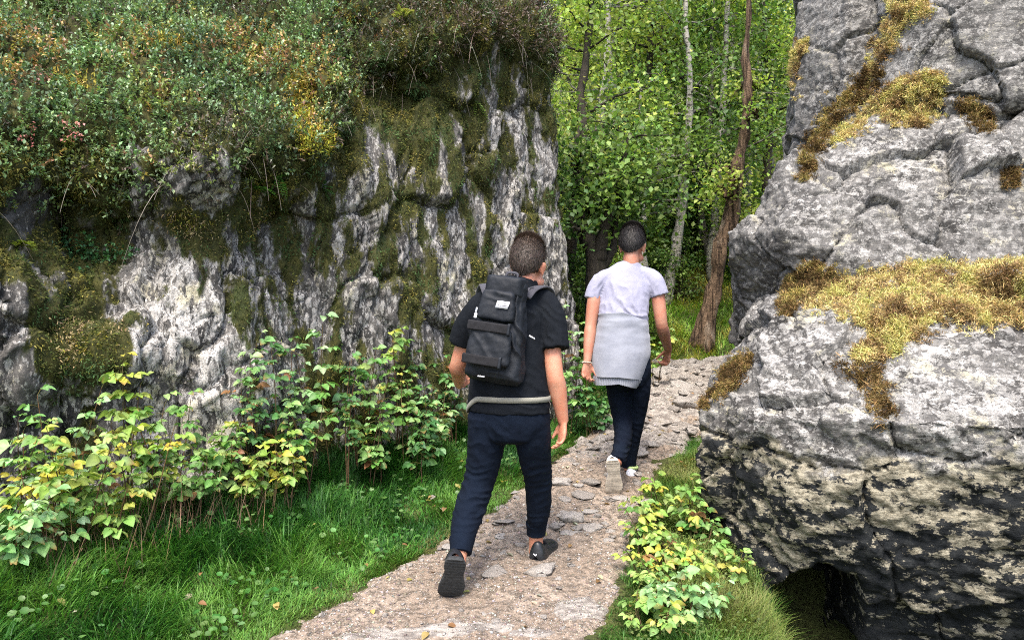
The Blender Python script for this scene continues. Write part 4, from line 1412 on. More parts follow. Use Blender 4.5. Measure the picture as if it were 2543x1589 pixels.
def branch_pts(p0, d, L, sag=.0, n=6, wob=.06):
    t = np.linspace(0, 1, n)
    p = p0 + d * (L * t)[:, None]
    w_ = np.cumsum(rng.normal(size=(n, 3)) * wob * L / n ** .5, axis=0); w_ -= w_[0]
    p = p + w_
    p[:, 2] -= sag * L * t ** 2
    return p


def make_tree(trunks, nbr, blen, leaves_per, lsize, bark, cols, lo=.25, up=.25, seg=8, extra=0, spread=.2, sub=2):
    """trunks: list of (k,4) control rows x,y,z,r in local space"""
    T, Cn = Acc(), Acc()
    lp, lc = [], []
    cols = np.array(cols)
    for tr in trunks:
        c = catmull(np.asarray(tr, float), 22)
        w_ = fbm(np.stack([c[:, 2] * 1.7, np.full(22, rng.uniform(0, 50)), np.zeros(22)], -1), 2)[:, None] * .05
        c[:, :2] += w_ * [1, .6]
        c[:, 3] *= 1 + .12 * rng.normal(size=22)
        V, F = tube(c, (1, 0, 0), 0, seg)
        V = V + nrm(rng.normal(size=V.shape)) * .004
        T.add(V, F, np.tile(bark, (len(V), 1)))
        for k in range(nbr):
            t = lo + (1 - lo) * rng.uniform() ** .8
            i0 = int(t * 21)
            az = rng.uniform(0, 6.28)
            d = nrm(np.array([math.cos(az), math.sin(az), up + rng.uniform(-.25, .5)]))
            L = blen * rng.uniform(.5, 1.15) * (1.15 - .6 * (t - lo) / (1 - lo))
            bp = branch_pts(c[i0, :3], d, L, .15, 7)
            ribbon_tube(bp, max(c[i0, 3] * .45, .011), .005, np.asarray(bark) * rng.uniform(.4, .8), T, 5)
            ccol = cols[rng.integers(0, len(cols))] * rng.uniform(.75, 1.25)
            spots = [bp[-1], bp[-2], bp[-3], bp[3]]
            for s_ in range(sub):
                d2 = nrm(d * .6 + rng.normal(size=3) * .7 + [0, 0, .1])
                b2 = branch_pts(bp[rng.integers(2, 6)], d2, L * .45, .2, 5)
                ribbon_tube(b2, .006, .002, np.asarray(bark) * .5, T, 3)
                spots += [b2[-1], b2[-2], b2[2]]
            sp = np.array(spots)
            n = leaves_per
            lp.append(sp[rng.integers(0, len(sp), n)] + rng.normal(size=(n, 3)) * [spread, spread, spread * .7])
            lc.append(np.tile(ccol, (n, 1)))
    lp = np.concatenate(lp); lc = np.concatenate(lc)
    n = len(lp)
    dv_ = nrm(rdir(n) + [0, 0, -.35])
    Cn.add(*scat(DIA_V * [1.25, 1, 1], DIA_F, frames(dv_, nrm(UP * 1.1 + rdir(n) * .8 + [0, -.25, 0])), lp, lsize * rng.uniform(.65, 1.3, n), hsv_jit(lc, n, .3)))
    return T.mesh('trunk'), Cn.mesh('crown')


GRN = [(.075, .145, .04), (.12, .21, .055), (.17, .27, .065), (.23, .33, .085)]
LIT = [(.28, .38, .08), (.38, .48, .10), (.47, .55, .13), (.22, .33, .07)]


def plant_tree(name, meshes, loc, label, cat, group=None, rz=0, sc=1.0):
    r = empty(name, loc, label, cat, group)
    r.rotation_euler = (0, 0, rz); r.scale = (sc, sc, sc)
    t = obj('trunk', meshes[0], None, r); t.data.materials.append(M_bark) if not t.data.materials else None
    c = obj('crown', meshes[1], None, r); c.data.materials.append(M_tree_leaf) if not c.data.materials else None
    return r


def local(rows, base):
    """rows of (px, py, Y, radius) to trunk control points measured from base"""
    return np.array([[*(P(a, b_, Y) - base), r] for a, b_, Y, r in rows])


def special(rows_list, label, bark, nbr, blen, lpb, cols, name='birch_tree', cat='birch tree', lo=.3, lsize=.064, spread=.2, up=.25, group=None, sub=2):
    a, b_, Y, r = rows_list[0][0]
    base = P(a, b_, Y)
    zg = float(zground(np.array([base[0]]), np.array([base[1]]))[0])
    base = np.array([base[0], base[1], zg - .05])
    trs = [local(r_, base) for r_ in rows_list]
    trs[0][0, :3] = 0
    return plant_tree(name, make_tree(trs, nbr, blen, lpb, lsize, bark, cols, lo, up, spread=spread, sub=sub), base, label, cat, group)


BR, DK, GY = (.17, .115, .07), (.045, .038, .03), (.36, .34, .30)
snag = special([[(1742, 835, 9.8, .15), (1766, 745, 9.8, .082), (1782, 660, 9.8, .082), (1790, 600, 9.8, .078), (1816, 540, 9.8, .092), (1826, 470, 9.8, .068), (1832, 400, 9.8, .068), (1846, 330, 9.8, .055), (1856, 240, 9.8, .045), (1850, 140, 9.8, .036), (1862, 30, 9.8, .026), (1858, -90, 9.8, .012)]],
               'leaning half dead tree with a bare brown trunk beside the sloping slab', BR, 9, .45, 130, LIT, 'dead_tree', 'dead tree', .4, .055, .14)
# the bare trunk is ridged and knotted, flaring into roots
_t = [o for o in snag.children if o.name.startswith('trunk')][0]
_t.data.materials[0] = M_snag
_bm = bmesh.new(); _bm.from_mesh(_t.data)
bmesh.ops.subdivide_edges(_bm, edges=[e for e in _bm.edges if e.calc_length() > .03], cuts=3, use_grid_fill=True)
_bm.to_mesh(_t.data); _bm.free()
V, Nn = mesh_arrays(_t.data)
aa = np.arctan2(V[:, 1], V[:, 0] - V[:, 2] * .12)
big_ = sstep(.02, .06, np.full(len(V), .06))
thin = np.exp(-(np.linalg.norm(V[:, :2] - np.stack([.05 + V[:, 2] * .2, V[:, 2] * 0], -1), axis=1) / .32) ** 4)
d = thin * (ridged(np.stack([aa * 1.6, V[:, 2] * .9, V[:, 2] * 0], -1), 3) * .014 + fbm(V * np.array([5, 5, 2.6]), 3) * .035 + .10 * np.exp(-np.maximum(V[:, 2], 0) / .14) * np.clip(np.sin(aa * 4 + .6), 0, 1))
set_co(_t.data, V + Nn * d[:, None])
special([[(1490, 690, 8.4, .15), (1478, 640, 8.4, .11), (1455, 590, 8.4, .075), (1440, 520, 8.5, .06), (1425, 430, 8.5, .045), (1440, 300, 8.6, .02)],
         [(1484, 660, 8.4, .09), (1500, 600, 8.35, .07), (1515, 520, 8.3, .055), (1540, 440, 8.3, .04), (1560, 330, 8.3, .02)],
         [(1488, 670, 8.4, .06), (1525, 620, 8.5, .045), (1530, 560, 8.5, .035), (1545, 480, 8.5, .02)]],
        'dark forked tree with three stems behind the man in white', DK, 12, .9, 150, GRN, lo=.4)
special([[(1655, 740, 11, .11), (1668, 680, 11, .09), (1685, 590, 11, .075), (1695, 480, 11, .065), (1705, 330, 11, .055), (1712, 180, 11, .045), (1700, 0, 11, .03), (1705, -150, 11, .01)]],
        'pale grey birch right of the head of the man in white', GY, 22, 1.1, 170, GRN, lo=.3)
special([[(1770, 670, 11.6, .09), (1752, 600, 11.6, .07), (1745, 520, 11.6, .06), (1755, 420, 11.6, .05), (1762, 280, 11.6, .04), (1770, 60, 11.6, .02), (1775, -100, 11.6, .01)]],
        'thin grey brown birch just left of the leaning bare trunk', (.16, .145, .12), 18, .9, 150, GRN, lo=.3)
special([[(1770, 560, 11.4, .08), (1778, 450, 11.4, .07), (1790, 330, 11.4, .06), (1800, 150, 11.5, .045), (1812, -120, 11.5, .02)]],
        'straight young birch left of the dead trunk', GY, 22, 1.1, 170, GRN, lo=.25)
special([[(1600, 650, 10.6, .09), (1590, 560, 10.6, .07), (1598, 470, 10.6, .055), (1640, 390, 10.6, .04), (1600, 340, 10.6, .03), (1580, 200, 10.6, .015)]],
        'crooked grey birch with a zigzag stem above the man in white', GY, 20, 1.0, 170, GRN, lo=.3)
special([[(1400, 690, 9.4, .10), (1425, 560, 9.4, .08), (1445, 420, 9.4, .07), (1450, 200, 9.4, .05), (1470, 0, 9.5, .03), (1470, -150, 9.5, .01)]],
        'slender tree close behind the right end of the cliff', DK, 20, .9, 170, LIT, lo=.35)
special([[(1900, 560, 11.8, .08), (1905, 430, 11.8, .06), (1912, 300, 11.8, .05), (1900, 100, 11.8, .03), (1900, -100, 11.8, .01)]],
        'young tree between the dead trunk and the rock face', DK, 20, .8, 170, LIT + GRN, lo=.15)
# the wood behind: five kinds of birch, copied
kinds = []
for k in range(5):
    h = [7.5, 8.5, 6.5, 9, 7][k]
    lx = rng.normal(size=2) * .5
    tr = np.array([[0, 0, 0, .10], [lx[0] * .3, lx[1] * .3, h * .3, .08], [lx[0] * .2, lx[1] * .8, h * .6, .06], [lx[0], lx[1], h, .012]])
    kinds.append(make_tree([tr], 32, 1.5, 150, [.07, .075, .065, .08, .07][k], [GY, DK, GY, (.2, .18, .15), DK][k], [LIT, GRN + LIT, LIT, GRN, LIT][k], .12, .2, spread=.27))
KL = ['tall light green birch in the wood behind', 'broad birch of mixed green in the wood behind', 'small bright birch in the wood behind', 'tall deep green birch in the wood behind', 'light green birch with a dark stem in the wood behind']
spots = []
for Y, xs in ((12.5, (1450, 1545, 1640, 1730, 1850, 1960)), (14.5, (1420, 1510, 1590, 1690, 1790, 1900)), (17, (1400, 1480, 1570, 1650, 1740, 1840, 1930)), (20, (1390, 1460, 1540, 1630, 1720, 1810, 1900)), (25, (1380, 1470, 1570, 1670, 1770, 1870)), (31, (1390, 1500, 1610, 1720, 1830, 1930))):
    for px in xs:
        spots.append(((px + rng.uniform(-25, 25) - CX) / F_ * Y, Y + rng.uniform(-.8, .8)))
WHERE = ['first row', 'second row', 'third row', 'far row', 'farther row', 'farthest row']
rowi = [0] * 6 + [1] * 6 + [2] * 7 + [3] * 7 + [4] * 6 + [5] * 6
for q_, ((x, y), ri) in enumerate(zip(spots, rowi)):
    k = q_ % 5 if ri else (0, 2, 1, 4, 2, 3)[q_]
    z = float(zground(np.array([x]), np.array([y]))[0]) - .1
    s = rng.uniform(.8, 1.15)
    plant_tree('birch_tree', kinds[k], (x, y, z), 'one of the leafy birches crowding the wood beyond the bend', 'birch tree', 'birches of the wood beyond the bend', rng.uniform(0, 6.28), s)

# undergrowth bushes along the edge of the wood
bk = []
for k in range(3):
    trs = []
    for s_ in range(5):
        a = rng.uniform(0, 6.28); r_ = rng.uniform(.1, .5)
        trs.append(np.array([[0, 0, 0, .014], [math.cos(a) * r_ * .4, math.sin(a) * r_ * .4, .4, .010], [math.cos(a) * r_, math.sin(a) * r_, rng.uniform(.7, 1.2), .004]]))
    bk.append(make_tree(trs, 7, .4, 60, .05, (.07, .06, .04), [GRN + LIT, GRN, LIT][k], .15, .3, seg=4, spread=.11, sub=1))
BS = [(1420, 700, 8.9, 1, 1.0), (1520, 720, 9.2, 1, .9), (1560, 650, 10.5, 0, 1.0), (1690, 720, 11.0, 1, .8), (1640, 790, 9.7, 0, .5), (1620, 600, 11.8, 0, 1.1), (1830, 600, 11.5, 2, 1.0), (1880, 420, 11.2, 2, 1.1),
      (1480, 560, 11.5, 1, 1.2), (1560, 520, 12.5, 0, 1.3), (1740, 420, 12.6, 0, 1.2), (1800, 480, 12.4, 2, 1.0), (1640, 480, 12.6, 1, 1.2), (1460, 420, 12.8, 0, 1.3), (1930, 560, 10.5, 2, .8), (1390, 620, 10.2, 1, 1.2)]
BL = ['dark bush at the foot of the cliff end, behind the man in black', 'dark bush left of the man in white', 'green bush behind the head of the man in white', 'dark undergrowth left of the root of the dead trunk', 'low leafy bush at the elbow of the man in white',
      'green bush on the mossy slope', 'bright bush right of the dead trunk', 'bright bush touching the upright rock face', 'shaded bush under the forked tree', 'bush among the grey stems', 'bush left of the upper dead trunk', 'light bush behind the dead trunk',
      'shaded bush behind the zigzag birch', 'bush high behind the cliff end', 'small bright bush over the ridge of the sloping slab', 'shaded bush hidden by the cliff end']
for (px, py, Y, k, s), lab in zip(BS, BL):
    x = (px - CX) / F_ * Y
    z = float(zground(np.array([x]), np.array([Y]))[0]) - .03
    r = empty('bush', (x, Y, z), lab, 'bush', 'undergrowth at the edge of the wood')
    r.rotation_euler = (0, 0, rng.uniform(0, 6.28)); r.scale = (s, s, s)
    a = obj('stem', bk[k][0], None, r); a.data.materials.append(M_bark) if not a.data.materials else None
    a = obj('leaves', bk[k][1], None, r); a.data.materials.append(M_tree_leaf) if not a.data.materials else None

# ================================================================ stones on the path
m, nt, out = new_mat('slate_stone')
tc = N(nt, 'TexCoord').outputs[3]
n1 = noise(nt, vmap(nt, tc, (12, 22, 30)), 1.0, 8, .65); n2 = noise(nt, tc, 60, 5, .7)
oi = N(nt, 'ObjectInfo').outputs['Random']
ca = mixc(nt, oi, (.19, .17, .15), (.37, .345, .315))
c = mixc(nt, ramp(nt, n1, .35, .65), mixc(nt, .55, ca, (.12, .1, .09)), ca)
c = mixc(nt, ramp(nt, n2, .5, .65, 0, .5), c, (.55, .53, .50))
b = N(nt, 'BsdfPrincipled', {'Base Color': c, 'Roughness': .85, 'Specular IOR Level': .25, 'Normal': bump(nt, mth(nt, 'ADD', n1, n2), .6, .01)})
finish(nt, out, b.outputs[0])
M_stone = m
SM = []
for k in range(14):
    pts = rng.uniform(-1, 1, (16, 3)); pts = pts / np.maximum(np.abs(pts).max(1, keepdims=True), .01) * rng.uniform(.6, 1, (16, 1))
    pts *= [.5, .36 + .14 * rng.uniform(), .13 + .08 * (k % 3)]
    V, F = hull(pts)
    me = mk_mesh('stone', V, F, smooth=False)
    bm = bmesh.new(); bm.from_mesh(me)
    bmesh.ops.bevel(bm, geom=bm.edges[:], offset=.025, segments=1, affect='EDGES')
    bmesh.ops.subdivide_edges(bm, edges=bm.edges[:], cuts=1)
    for v in bm.verts: v.co += Vector(rng.normal(size=3)) * .014
    bm.to_mesh(me); bm.free()
    me.materials.append(M_stone)
    SM.append(me)


def stone(px, py, wpx, k, rz, label, group=None, tilt=0, sink=.3, hs=.62):
    # follow the sight line down to the path
    d = np.array([(px - CX) / F_, 1, -(py - CY) / F_])
    for Y in np.arange(2.8, 11, .02):
        z = path_z(d[0] * Y, Y)
        if CAMZ + d[2] * Y <= z: break
    s = wpx / F_ * Y
    o = bpy.data.objects.new('stone', SM[k % 14]); COL.objects.link(o)
    o.location = (d[0] * Y, Y, z + s * .05 * hs * (1 - sink))
    o.scale = (s, s, s * hs)
    o.rotation_euler = (tilt + rng.uniform(-.12, .12), rng.uniform(-.15, .15), rz)
    return tag(o, label, 'stone', group)


KEY = [(1232, 1425, 95, 0, .4, 'pale wedge shaped stone on the path left of the black front shoe', .35), (1335, 1418, 100, 1, -.3, 'flat grey stone under the black front shoe', 0),
       (1415, 1290, 78, 2, .1, 'broad flat grey stone right of the front trouser cuff', .1), (1470, 1310, 80, 3, .5, 'grey stone right of the broad flat one', .15), (1385, 1306, 42, 4, 0, 'thin pale stone beside the trouser cuff', .1),
       (1582, 1322, 62, 5, 0, 'long pale flat stone at the right edge of the path', .05), (1450, 1232, 62, 6, .3, 'pale flat stone left of the white rear sneaker', .1), (1395, 1242, 52, 7, -.2, 'rough brown grey stone between the legs of both men', .2),
       (1555, 1262, 60, 8, .2, 'dark broken stone right of the white rear sneaker', .2), (1465, 1270, 50, 9, .1, 'small pale slab below the white rear sneaker', .05), (1510, 1342, 30, 10, .6, 'round pale stone near the right path edge', .3),
       (1290, 1355, 38, 11, .1, 'narrow dark stone left of the front ankle', .1), (1250, 1375, 26, 12, .2, 'small pale chip between the two black shoes', .1), (1435, 1390, 22, 13, .3, 'small pale stone right of the black front shoe', .2),
       (1585, 1115, 60, 3, .1, 'square brown rock beside the ankle of the man in white', .3), (1700, 1010, 90, 2, .2, 'large pale bedrock slab next to the left tip of the boulder', .1), (1650, 925, 70, 4, .2, 'mossy rough rock in the upper path', .4),
       (1640, 900, 66, 0, 0, 'low pointed rock in the path just below the right hand of the man in white', .5), (1705, 965, 80, 6, .3, 'jagged grey rock in the upper path', .4), (1495, 1090, 70, 5, 0, 'flat step stone left of the ankle of the man in white', .1)]
for px, py, wp, k, rz, lab, ti in KEY: stone(px, py, wp, k, rz, lab, None, ti, .3)
for k in range(85):
    Y = rng.uniform(5.0, 9.6); x = rng.uniform(xl(Y) + .05, xr(Y) - .02)
    px = CX + F_ * x / Y; py = CY - F_ * (path_z(x, Y) - CAMZ) / Y
    stone(px, py, rng.uniform(16, 62) * (1.2 - .06 * Y), int(rng.integers(0, 14)), rng.uniform(0, 6.3), 'one of the loose grey slates strewn over the rocky upper path', 'loose slates on the upper path', rng.uniform(-.1, .25), .5, rng.uniform(.45, 1.1))
for k in range(40):
    Y = rng.uniform(4.3, 6.0); x = rng.uniform(xl(Y) + .05, xr(Y) - .02)
    px = CX + F_ * x / Y; py = CY - F_ * (path_z(x, Y) - CAMZ) / Y
    stone(px, py, rng.uniform(20, 70), int(rng.integers(0, 14)), rng.uniform(-.5, .5), 'one of the flat stones trodden into the dirt between the two men', 'flat stones set in the middle path', rng.uniform(-.05, .12), .75, rng.uniform(.35, .7))
for k in range(70):
    Y = rng.uniform(3.35, 5.0); x = rng.uniform(xl(Y) + .02, xr(Y) - .02)
    px = CX + F_ * x / Y; py = CY - F_ * (path_z(x, Y) - CAMZ) / Y
    stone(px, py, rng.uniform(9, 26), int(rng.integers(0, 14)), rng.uniform(0, 6.3), 'one of the little stones lying on the trodden lower path', 'little stones on the lower path', 0, .3, rng.uniform(.8, 1.6))
# grit
A = Acc()
n = 17000
y = 3.2 + 6 * rng.uniform(0, 1, n) ** 1.5; u = rng.beta(.8, .8, n)
x = xl(y) + (xr(y) - xl(y)) * u
kp = fbm(np.stack([x * 2, y * 2, np.zeros(n)], -1), 2) + rng.normal(size=n) * .3 > -.15
x, y = x[kp], y[kp]
z = np.array([path_z(a, b_) for a, b_ in zip(x, y)])
gv, gf = hull(nrm(rng.normal(size=(11, 3))) * [.5, .5, .32])
n = len(x)
A.add(*scat(gv, gf, frames(rdir(n) * [1, 1, .2], UP + rdir(n) * .3), np.stack([x, y, z + .0015], -1), .004 + .026 * rng.beta(1.1, 5, n), hsv_jit(np.array([(.30, .275, .25), (.22, .185, .155), (.44, .41, .375), (.15, .13, .115)])[rng.integers(0, 4, n)], n, .3)))
gr = obj('gravel', A.mesh('gravel', False), M_twig)
tag(gr, 'fine stone grit scattered over the dirt path', 'gravel', kind='stuff')

# leaf litter
A = Acc()
n = 170
y = rng.uniform(3.2, 7.5, n); u = rng.uniform(-.5, 1.25, n)
x = xl(y) + (xr(y) - xl(y)) * u
on = (u > 0) & (u < 1)
z = np.array([path_z(a, b_) if o_ else float(zground(np.array([a]), np.array([b_]))[0]) + .05 for a, b_, o_ in zip(x, y, on)]) + .006
A.add(*scat(LEAF_V, LEAF_F, frames(rdir(n) * [1, 1, .12], UP + rdir(n) * .35), np.stack([x, y, z], -1), rng.uniform(.018, .045, n), hsv_jit(np.array([(.34, .25, .09), (.26, .15, .07), (.42, .36, .12), (.45, .42, .32)])[rng.integers(0, 4, n)], n, .25)))
fl = obj('fallen_leaves', A.mesh('fallen_leaves'), M_leaf)
tag(fl, 'dry fallen leaves scattered on the path and in the grass', 'fallen leaves', kind='stuff')

# ================================================================ people
def V3(*a): return np.array(a, float)


def rotz(a):
    c, s = math.cos(a), math.sin(a)
    return np.array([[c, -s, 0], [s, c, 0], [0, 0, 1]])


def rotx(a):
    c, s = math.cos(a), math.sin(a)
    return np.array([[1, 0, 0], [0, c, -s], [0, s, c]])


def roty(a):
    c, s = math.cos(a), math.sin(a)
    return np.array([[c, 0, s], [0, 1, 0], [-s, 0, c]])


def head_parts(o, R, s=1.0):
    """local x right, y face, z up, origin where skull meets neck"""
    def E(c, r, Rl=np.eye(3)):
        V, F = ellipsoid((0, 0, 0), Rl, r, 24, 16)
        return ((V + np.array(c)) * s) @ R.T + o, F
    P_ = [E((0, -.012, .150), (.078, .098, .103)), E((0, .010, .115), (.072, .085, .085)), E((0, .040, .070), (.056, .056, .070)), E((0, .068, .022), (.036, .032, .026)),
          E((0, .100, .082), (.013, .020, .026), rotx(.35)), E((0, .108, .068), (.018, .014, .011)), E((0, .082, .118), (.056, .018, .014)),
          E((-.033, .062, .072), (.024, .026, .024)), E((.033, .062, .072), (.024, .026, .024)), E((0, .093, .044), (.024, .011, .008)), E((0, .090, .034), (.021, .012, .008)),
          E((-.030, .083, .100), (.014, .011, .010)), E((.030, .083, .100), (.014, .011, .010)), E((-.045, .03, .035), (.028, .04, .03), rotz(.4)), E((.045, .03, .035), (.028, .04, .03), rotz(-.4))]
    for sg in (-1, 1):
        P_.append(E((sg * .084, -.006, .098), (.008, .020, .032), roty(sg * .25) @ rotz(sg * -.45)))
        P_.append(E((sg * .088, -.012, .108), (.006, .014, .020), roty(sg * .3) @ rotz(sg * -.5)))
        P_.append(E((sg * .081, .000, .072), (.007, .011, .012)))
    V, F = tube([(0, -.010, -.06, .046, .046), (0, -.018, -.03, .053, .055), (0, -.018, .02, .054, .058), (0, -.012, .08, .05, .055)], (1, 0, 0), 14, 18)
    P_.append(((V * s) @ R.T + o, F))
    return P_


def hair_mesh(o, R, s=1.0, nape=.040, side=.105, front=.205, thick=.011, name='hair'):
    nu, nv = 110, 90
    V, F = ellipsoid((0, 0, 0), np.eye(3), (1, 1, 1), nu, nv)
    base = V * np.array([.078, .098, .103]) + np.array([0, -.012, .150])
    b2 = V * np.array([.072, .085, .085]) + np.array([0, .010, .115])
    base = np.where((b2[:, 2] < .13)[:, None] & (np.linalg.norm(b2 - [0, 0, .13], axis=1) > np.linalg.norm(base - [0, 0, .13], axis=1))[:, None], b2, base)
    yb = V[:, 1]
    line = np.where(yb < 0, nape + (side - nape) * sstep(-.95, -.25, yb), side + (front - side) * sstep(.05, .75, yb))
    # clear the ears
    line = line + .028 * np.exp(-((yb - .02) / .22) ** 2) * (np.abs(V[:, 0]) > .6)
    n = fbm(V * np.array([22, 22, 12]), 3)
    k = sstep(-.004, .022, base[:, 2] - line + n * .004)
    fin = fbm(V * np.array([60, 60, 26]), 2)
    t = -.012 + (thick + .012) * k + k * (fin * .0026 + n * .002 + .006 * sstep(.4, 1, V[:, 2]))
    W = base + nrm(V) * t[:, None]
    return mk_mesh(name, (W * s) @ R.T + o, F)


def hair(person, o, R, s, nape, side, front, thick, mat, col):
    """a cap of hair that thins towards the neck, with short strands lying over it"""
    me = hair_mesh(o, R, s, nape, side, front, thick)
    V, Nn = mesh_arrays(me)
    c = R @ np.array([0, -.012, .15]) * s + o
    L = ((V - o) @ R) / s
    if ((V - c) * Nn).sum() < 0: Nn = -Nn
    line = np.where(L[:, 1] < 0, nape + (side - nape) * sstep(-.09, -.02, L[:, 1]), side + (front - side) * sstep(0, .07, L[:, 1]))
    line = line + .026 * np.exp(-((L[:, 1]) / .022) ** 2)
    h = L[:, 2] - line
    pr = sstep(-.010, .055, h)
    k = np.flatnonzero((rng.uniform(0, 1, len(V)) < pr))
    k = k[rng.integers(0, len(k), 16000)]
    down = nrm(R @ np.array([0, -.25, -1.0]))
    p = V[k] + rng.normal(size=(len(k), 3)) * .0035
    out = nrm(V[k] - c)
    p = np.where((((p - c) * out).sum(1) < 0)[:, None], V[k], p)
    dt = nrm(down - (out @ down)[:, None] * out + rdir(len(k)) * .22 + out * (.22 + .5 * sstep(.20, .25, L[k, 2]))[:, None])
    A = Acc()
    cc = hsv_jit(col, len(k), .55) * (1 + 1.1 * sstep(.19, .25, L[k, 2]))[:, None]  # strands paler on the crown: top sheen put into their colour
    A.add(*scat(TRI_V, TRI_F, frames(dt, out), p + out * .001, np.stack([np.full(len(k), .0018), rng.uniform(.010, .020, len(k)), np.full(len(k), .01)], -1), cc))
    Vt, Ft, Ct = A.get()
    F = np.array([list(q.vertices) for q in me.polygons])
    allV = np.concatenate([V, Vt]); allF = np.concatenate([tri(F), Ft + len(V)])
    allC = np.concatenate([np.tile(np.array(col), (len(V), 1)) * (1 + .9 * sstep(.19, .25, L[:, 2:3])), Ct])  # the same crown sheen coloured into the cap
    obj('hair', mk_mesh('hair', allV, allF, allC), M_hair, person)


M_hair = col_mat('hair_strands', .5, .35)


def hand_parts(w, d, pn, sx, curl=.6, thumb=.3, s=1.0):
    """w wrist, d hand direction, pn palm facing, sx towards the thumb"""
    d = nrm(d); pn = nrm(pn - (pn @ d) * d); sx = nrm(sx - (sx @ d) * d - (sx @ pn) * pn)
    def T(x, y, z): return w + s * (sx * x + d * y + pn * z)
    P_ = []
    rows = [(*T(0, -.012, 0), .026 * s, .020 * s), (*T(0, .02, 0), .031 * s, .017 * s), (*T(0, .055, .002), .040 * s, .016 * s), (*T(0, .088, .006), .041 * s, .013 * s)]
    P_.append(tube(rows, sx, 12, 16, (.004, .006)))
    # unequal fingers, each bent at two knuckles
    for k, (x, L, c) in enumerate(((.030, .070, .85), (.010, .078, 1.0), (-.011, .073, 1.1), (-.031, .058, 1.25))):
        a = curl * c
        p = np.array([x, .085 - .004 * abs(k - 1.2), .006]); th = a * .55
        pts = [p - [0, .02, 0], p]
        for seg, f in ((.46, 1.0), (.30, 1.0), (.24, .6)):
            p = p + np.array([x * .06, math.cos(th), math.sin(th)]) * L * seg
            pts.append(p); th += a * f
        rr = [.0095, .0095, .0088, .0080, .0066]
        P_.append(tube([(*T(*q), r * s, r * .95 * s) for q, r in zip(pts, rr)], sx, 16, 10, (.003, .005)))
    tp = [(.020, .012, .004), (.038, .035, .012), (.047, .060, .012 + .03 * thumb), (.044, .084, .016 + .06 * thumb)]
    P_.append(tube([(*T(*q), r * s, r * s) for q, r in zip(tp, (.0145, .0135, .0105, .0075))], sx, 14, 10, (.004, .005)))
    return P_


def foot_frame(H, T_, up):
    a = nrm(np.asarray(T_) - np.asarray(H)); u = np.asarray(up, float); u = nrm(u - (u @ a) * a)
    return a, u, np.cross(a, u)


def shoe(H, T_, up, L, mats, parent, collar=.082, wide=1.0, logo=None):
    """H heel back at sole level; rings along the foot, flat underneath"""
    a, u, r = foot_frame(H, T_, up)
    H = np.asarray(H, float)
    ts = [0, .025, .09, .20, .32, .45, .60, .75, .88, .96, 1.0]
    hw = [.014, .026, .034, .036, .035, .037, .043, .045, .040, .028, .010]
    ht = [.040, .070, collar, collar * .98, .078, .066, .054, .044, .036, .030, .020]
    lean = [.010, .006, .0, 0, 0, 0, 0, 0, 0, 0, 0]
    nr, seg = 44, 26
    C = catmull(np.stack([ts, hw, ht], 1), nr)
    ang = np.linspace(0, 2 * math.pi, seg, endpoint=False)
    V = []
    for t, w_, h_ in C:
        w_ = max(w_, .003) * wide; h_ = max(h_, .006)
        sw = .006 * math.sin(math.pi * t)
        ca, sa = np.cos(ang), np.sin(ang)
        x = np.sign(ca) * np.abs(ca) ** .75 * w_ * np.where(sa > 0, 1 - .38 * sa ** 1.5, 1)
        y = np.where(sa > 0, .016 + sa ** .8 * (h_ - .016) if False else .016 + np.abs(sa) ** .85 * (h_ - .016), .016 - np.abs(sa) ** .5 * .010)
        V.append(H + a * (t * L) + r * (x + sw)[:, None] + u * y[:, None])
    V = np.array(V).reshape(-1, 3)
    i = np.arange(nr - 1)[:, None] * seg; j = np.arange(seg)[None]; j2 = (j + 1) % seg
    F = np.stack([i + j, i + j2, i + seg + j2, i + seg + j], -1).reshape(-1, 4)
    o = obj('shoe', mk_mesh('shoe', V, F), mats[0], parent)
    # sole
    Vs = []
    for t, w_, h_ in C:
        w_ = (max(w_, .008) + .003) * wide; sw = .006 * math.sin(math.pi * t)
        tr = .0022 * math.sin(t * 95)
        waist = 1 - .13 * math.exp(-((t - .42) / .13) ** 2)
        ca, sa = np.cos(ang), np.sin(ang)
        x = np.sign(ca) * np.abs(ca) ** .6 * w_ * waist
        y = np.where(sa > 0, .020 * np.abs(sa) ** .4, -(.004 + tr) * np.abs(sa) ** .35) + .012 * sstep(.8, 1, t)
        Vs.append(H + a * (t * L - .002) + r * (x + sw)[:, None] + u * y[:, None])
    Vs = np.array(Vs).reshape(-1, 3)
    Vs = np.concatenate([Vs, [H + u * .008], [H + a * L + u * .02]])
    b_, e_ = nr * seg, nr * seg + 1
    jj = np.arange(seg); jn = (jj + 1) % seg
    F2 = np.concatenate([tri(F), np.stack([np.full(seg, b_), jn, jj], -1), np.stack([np.full(seg, e_), (nr - 1) * seg + jj, (nr - 1) * seg + jn], -1)])
    obj('sole', mk_mesh('sole', Vs, F2), mats[1], o)
    # laces
    A = Acc()
    for k in range(4):
        t = .36 + k * .06
        h_ = np.interp(t, ts, ht) + .004
        c0 = H + a * (t * L) + u * h_
        A.add(*tube([(*(c0 - r * .022 - u * .006), .0022), (*(c0 + a * .008), .0024), (*(c0 + r * .022 - u * .006), .0022)], a, 8, 6))
    c0 = H + a * (.34 * L) + u * (np.interp(.34, ts, ht) + .004)
    for sg in (-1, 1):
        A.add(*tube([(*c0, .002), (*(c0 + r * sg * .03 + u * .016), .002), (*(c0 + r * sg * .045 - u * .004), .0018)], a, 8, 6))
    obj('lace', A.mesh('lace'), mats[2], o)
    if logo: logo(o, H, a, u, r, L)
    return o


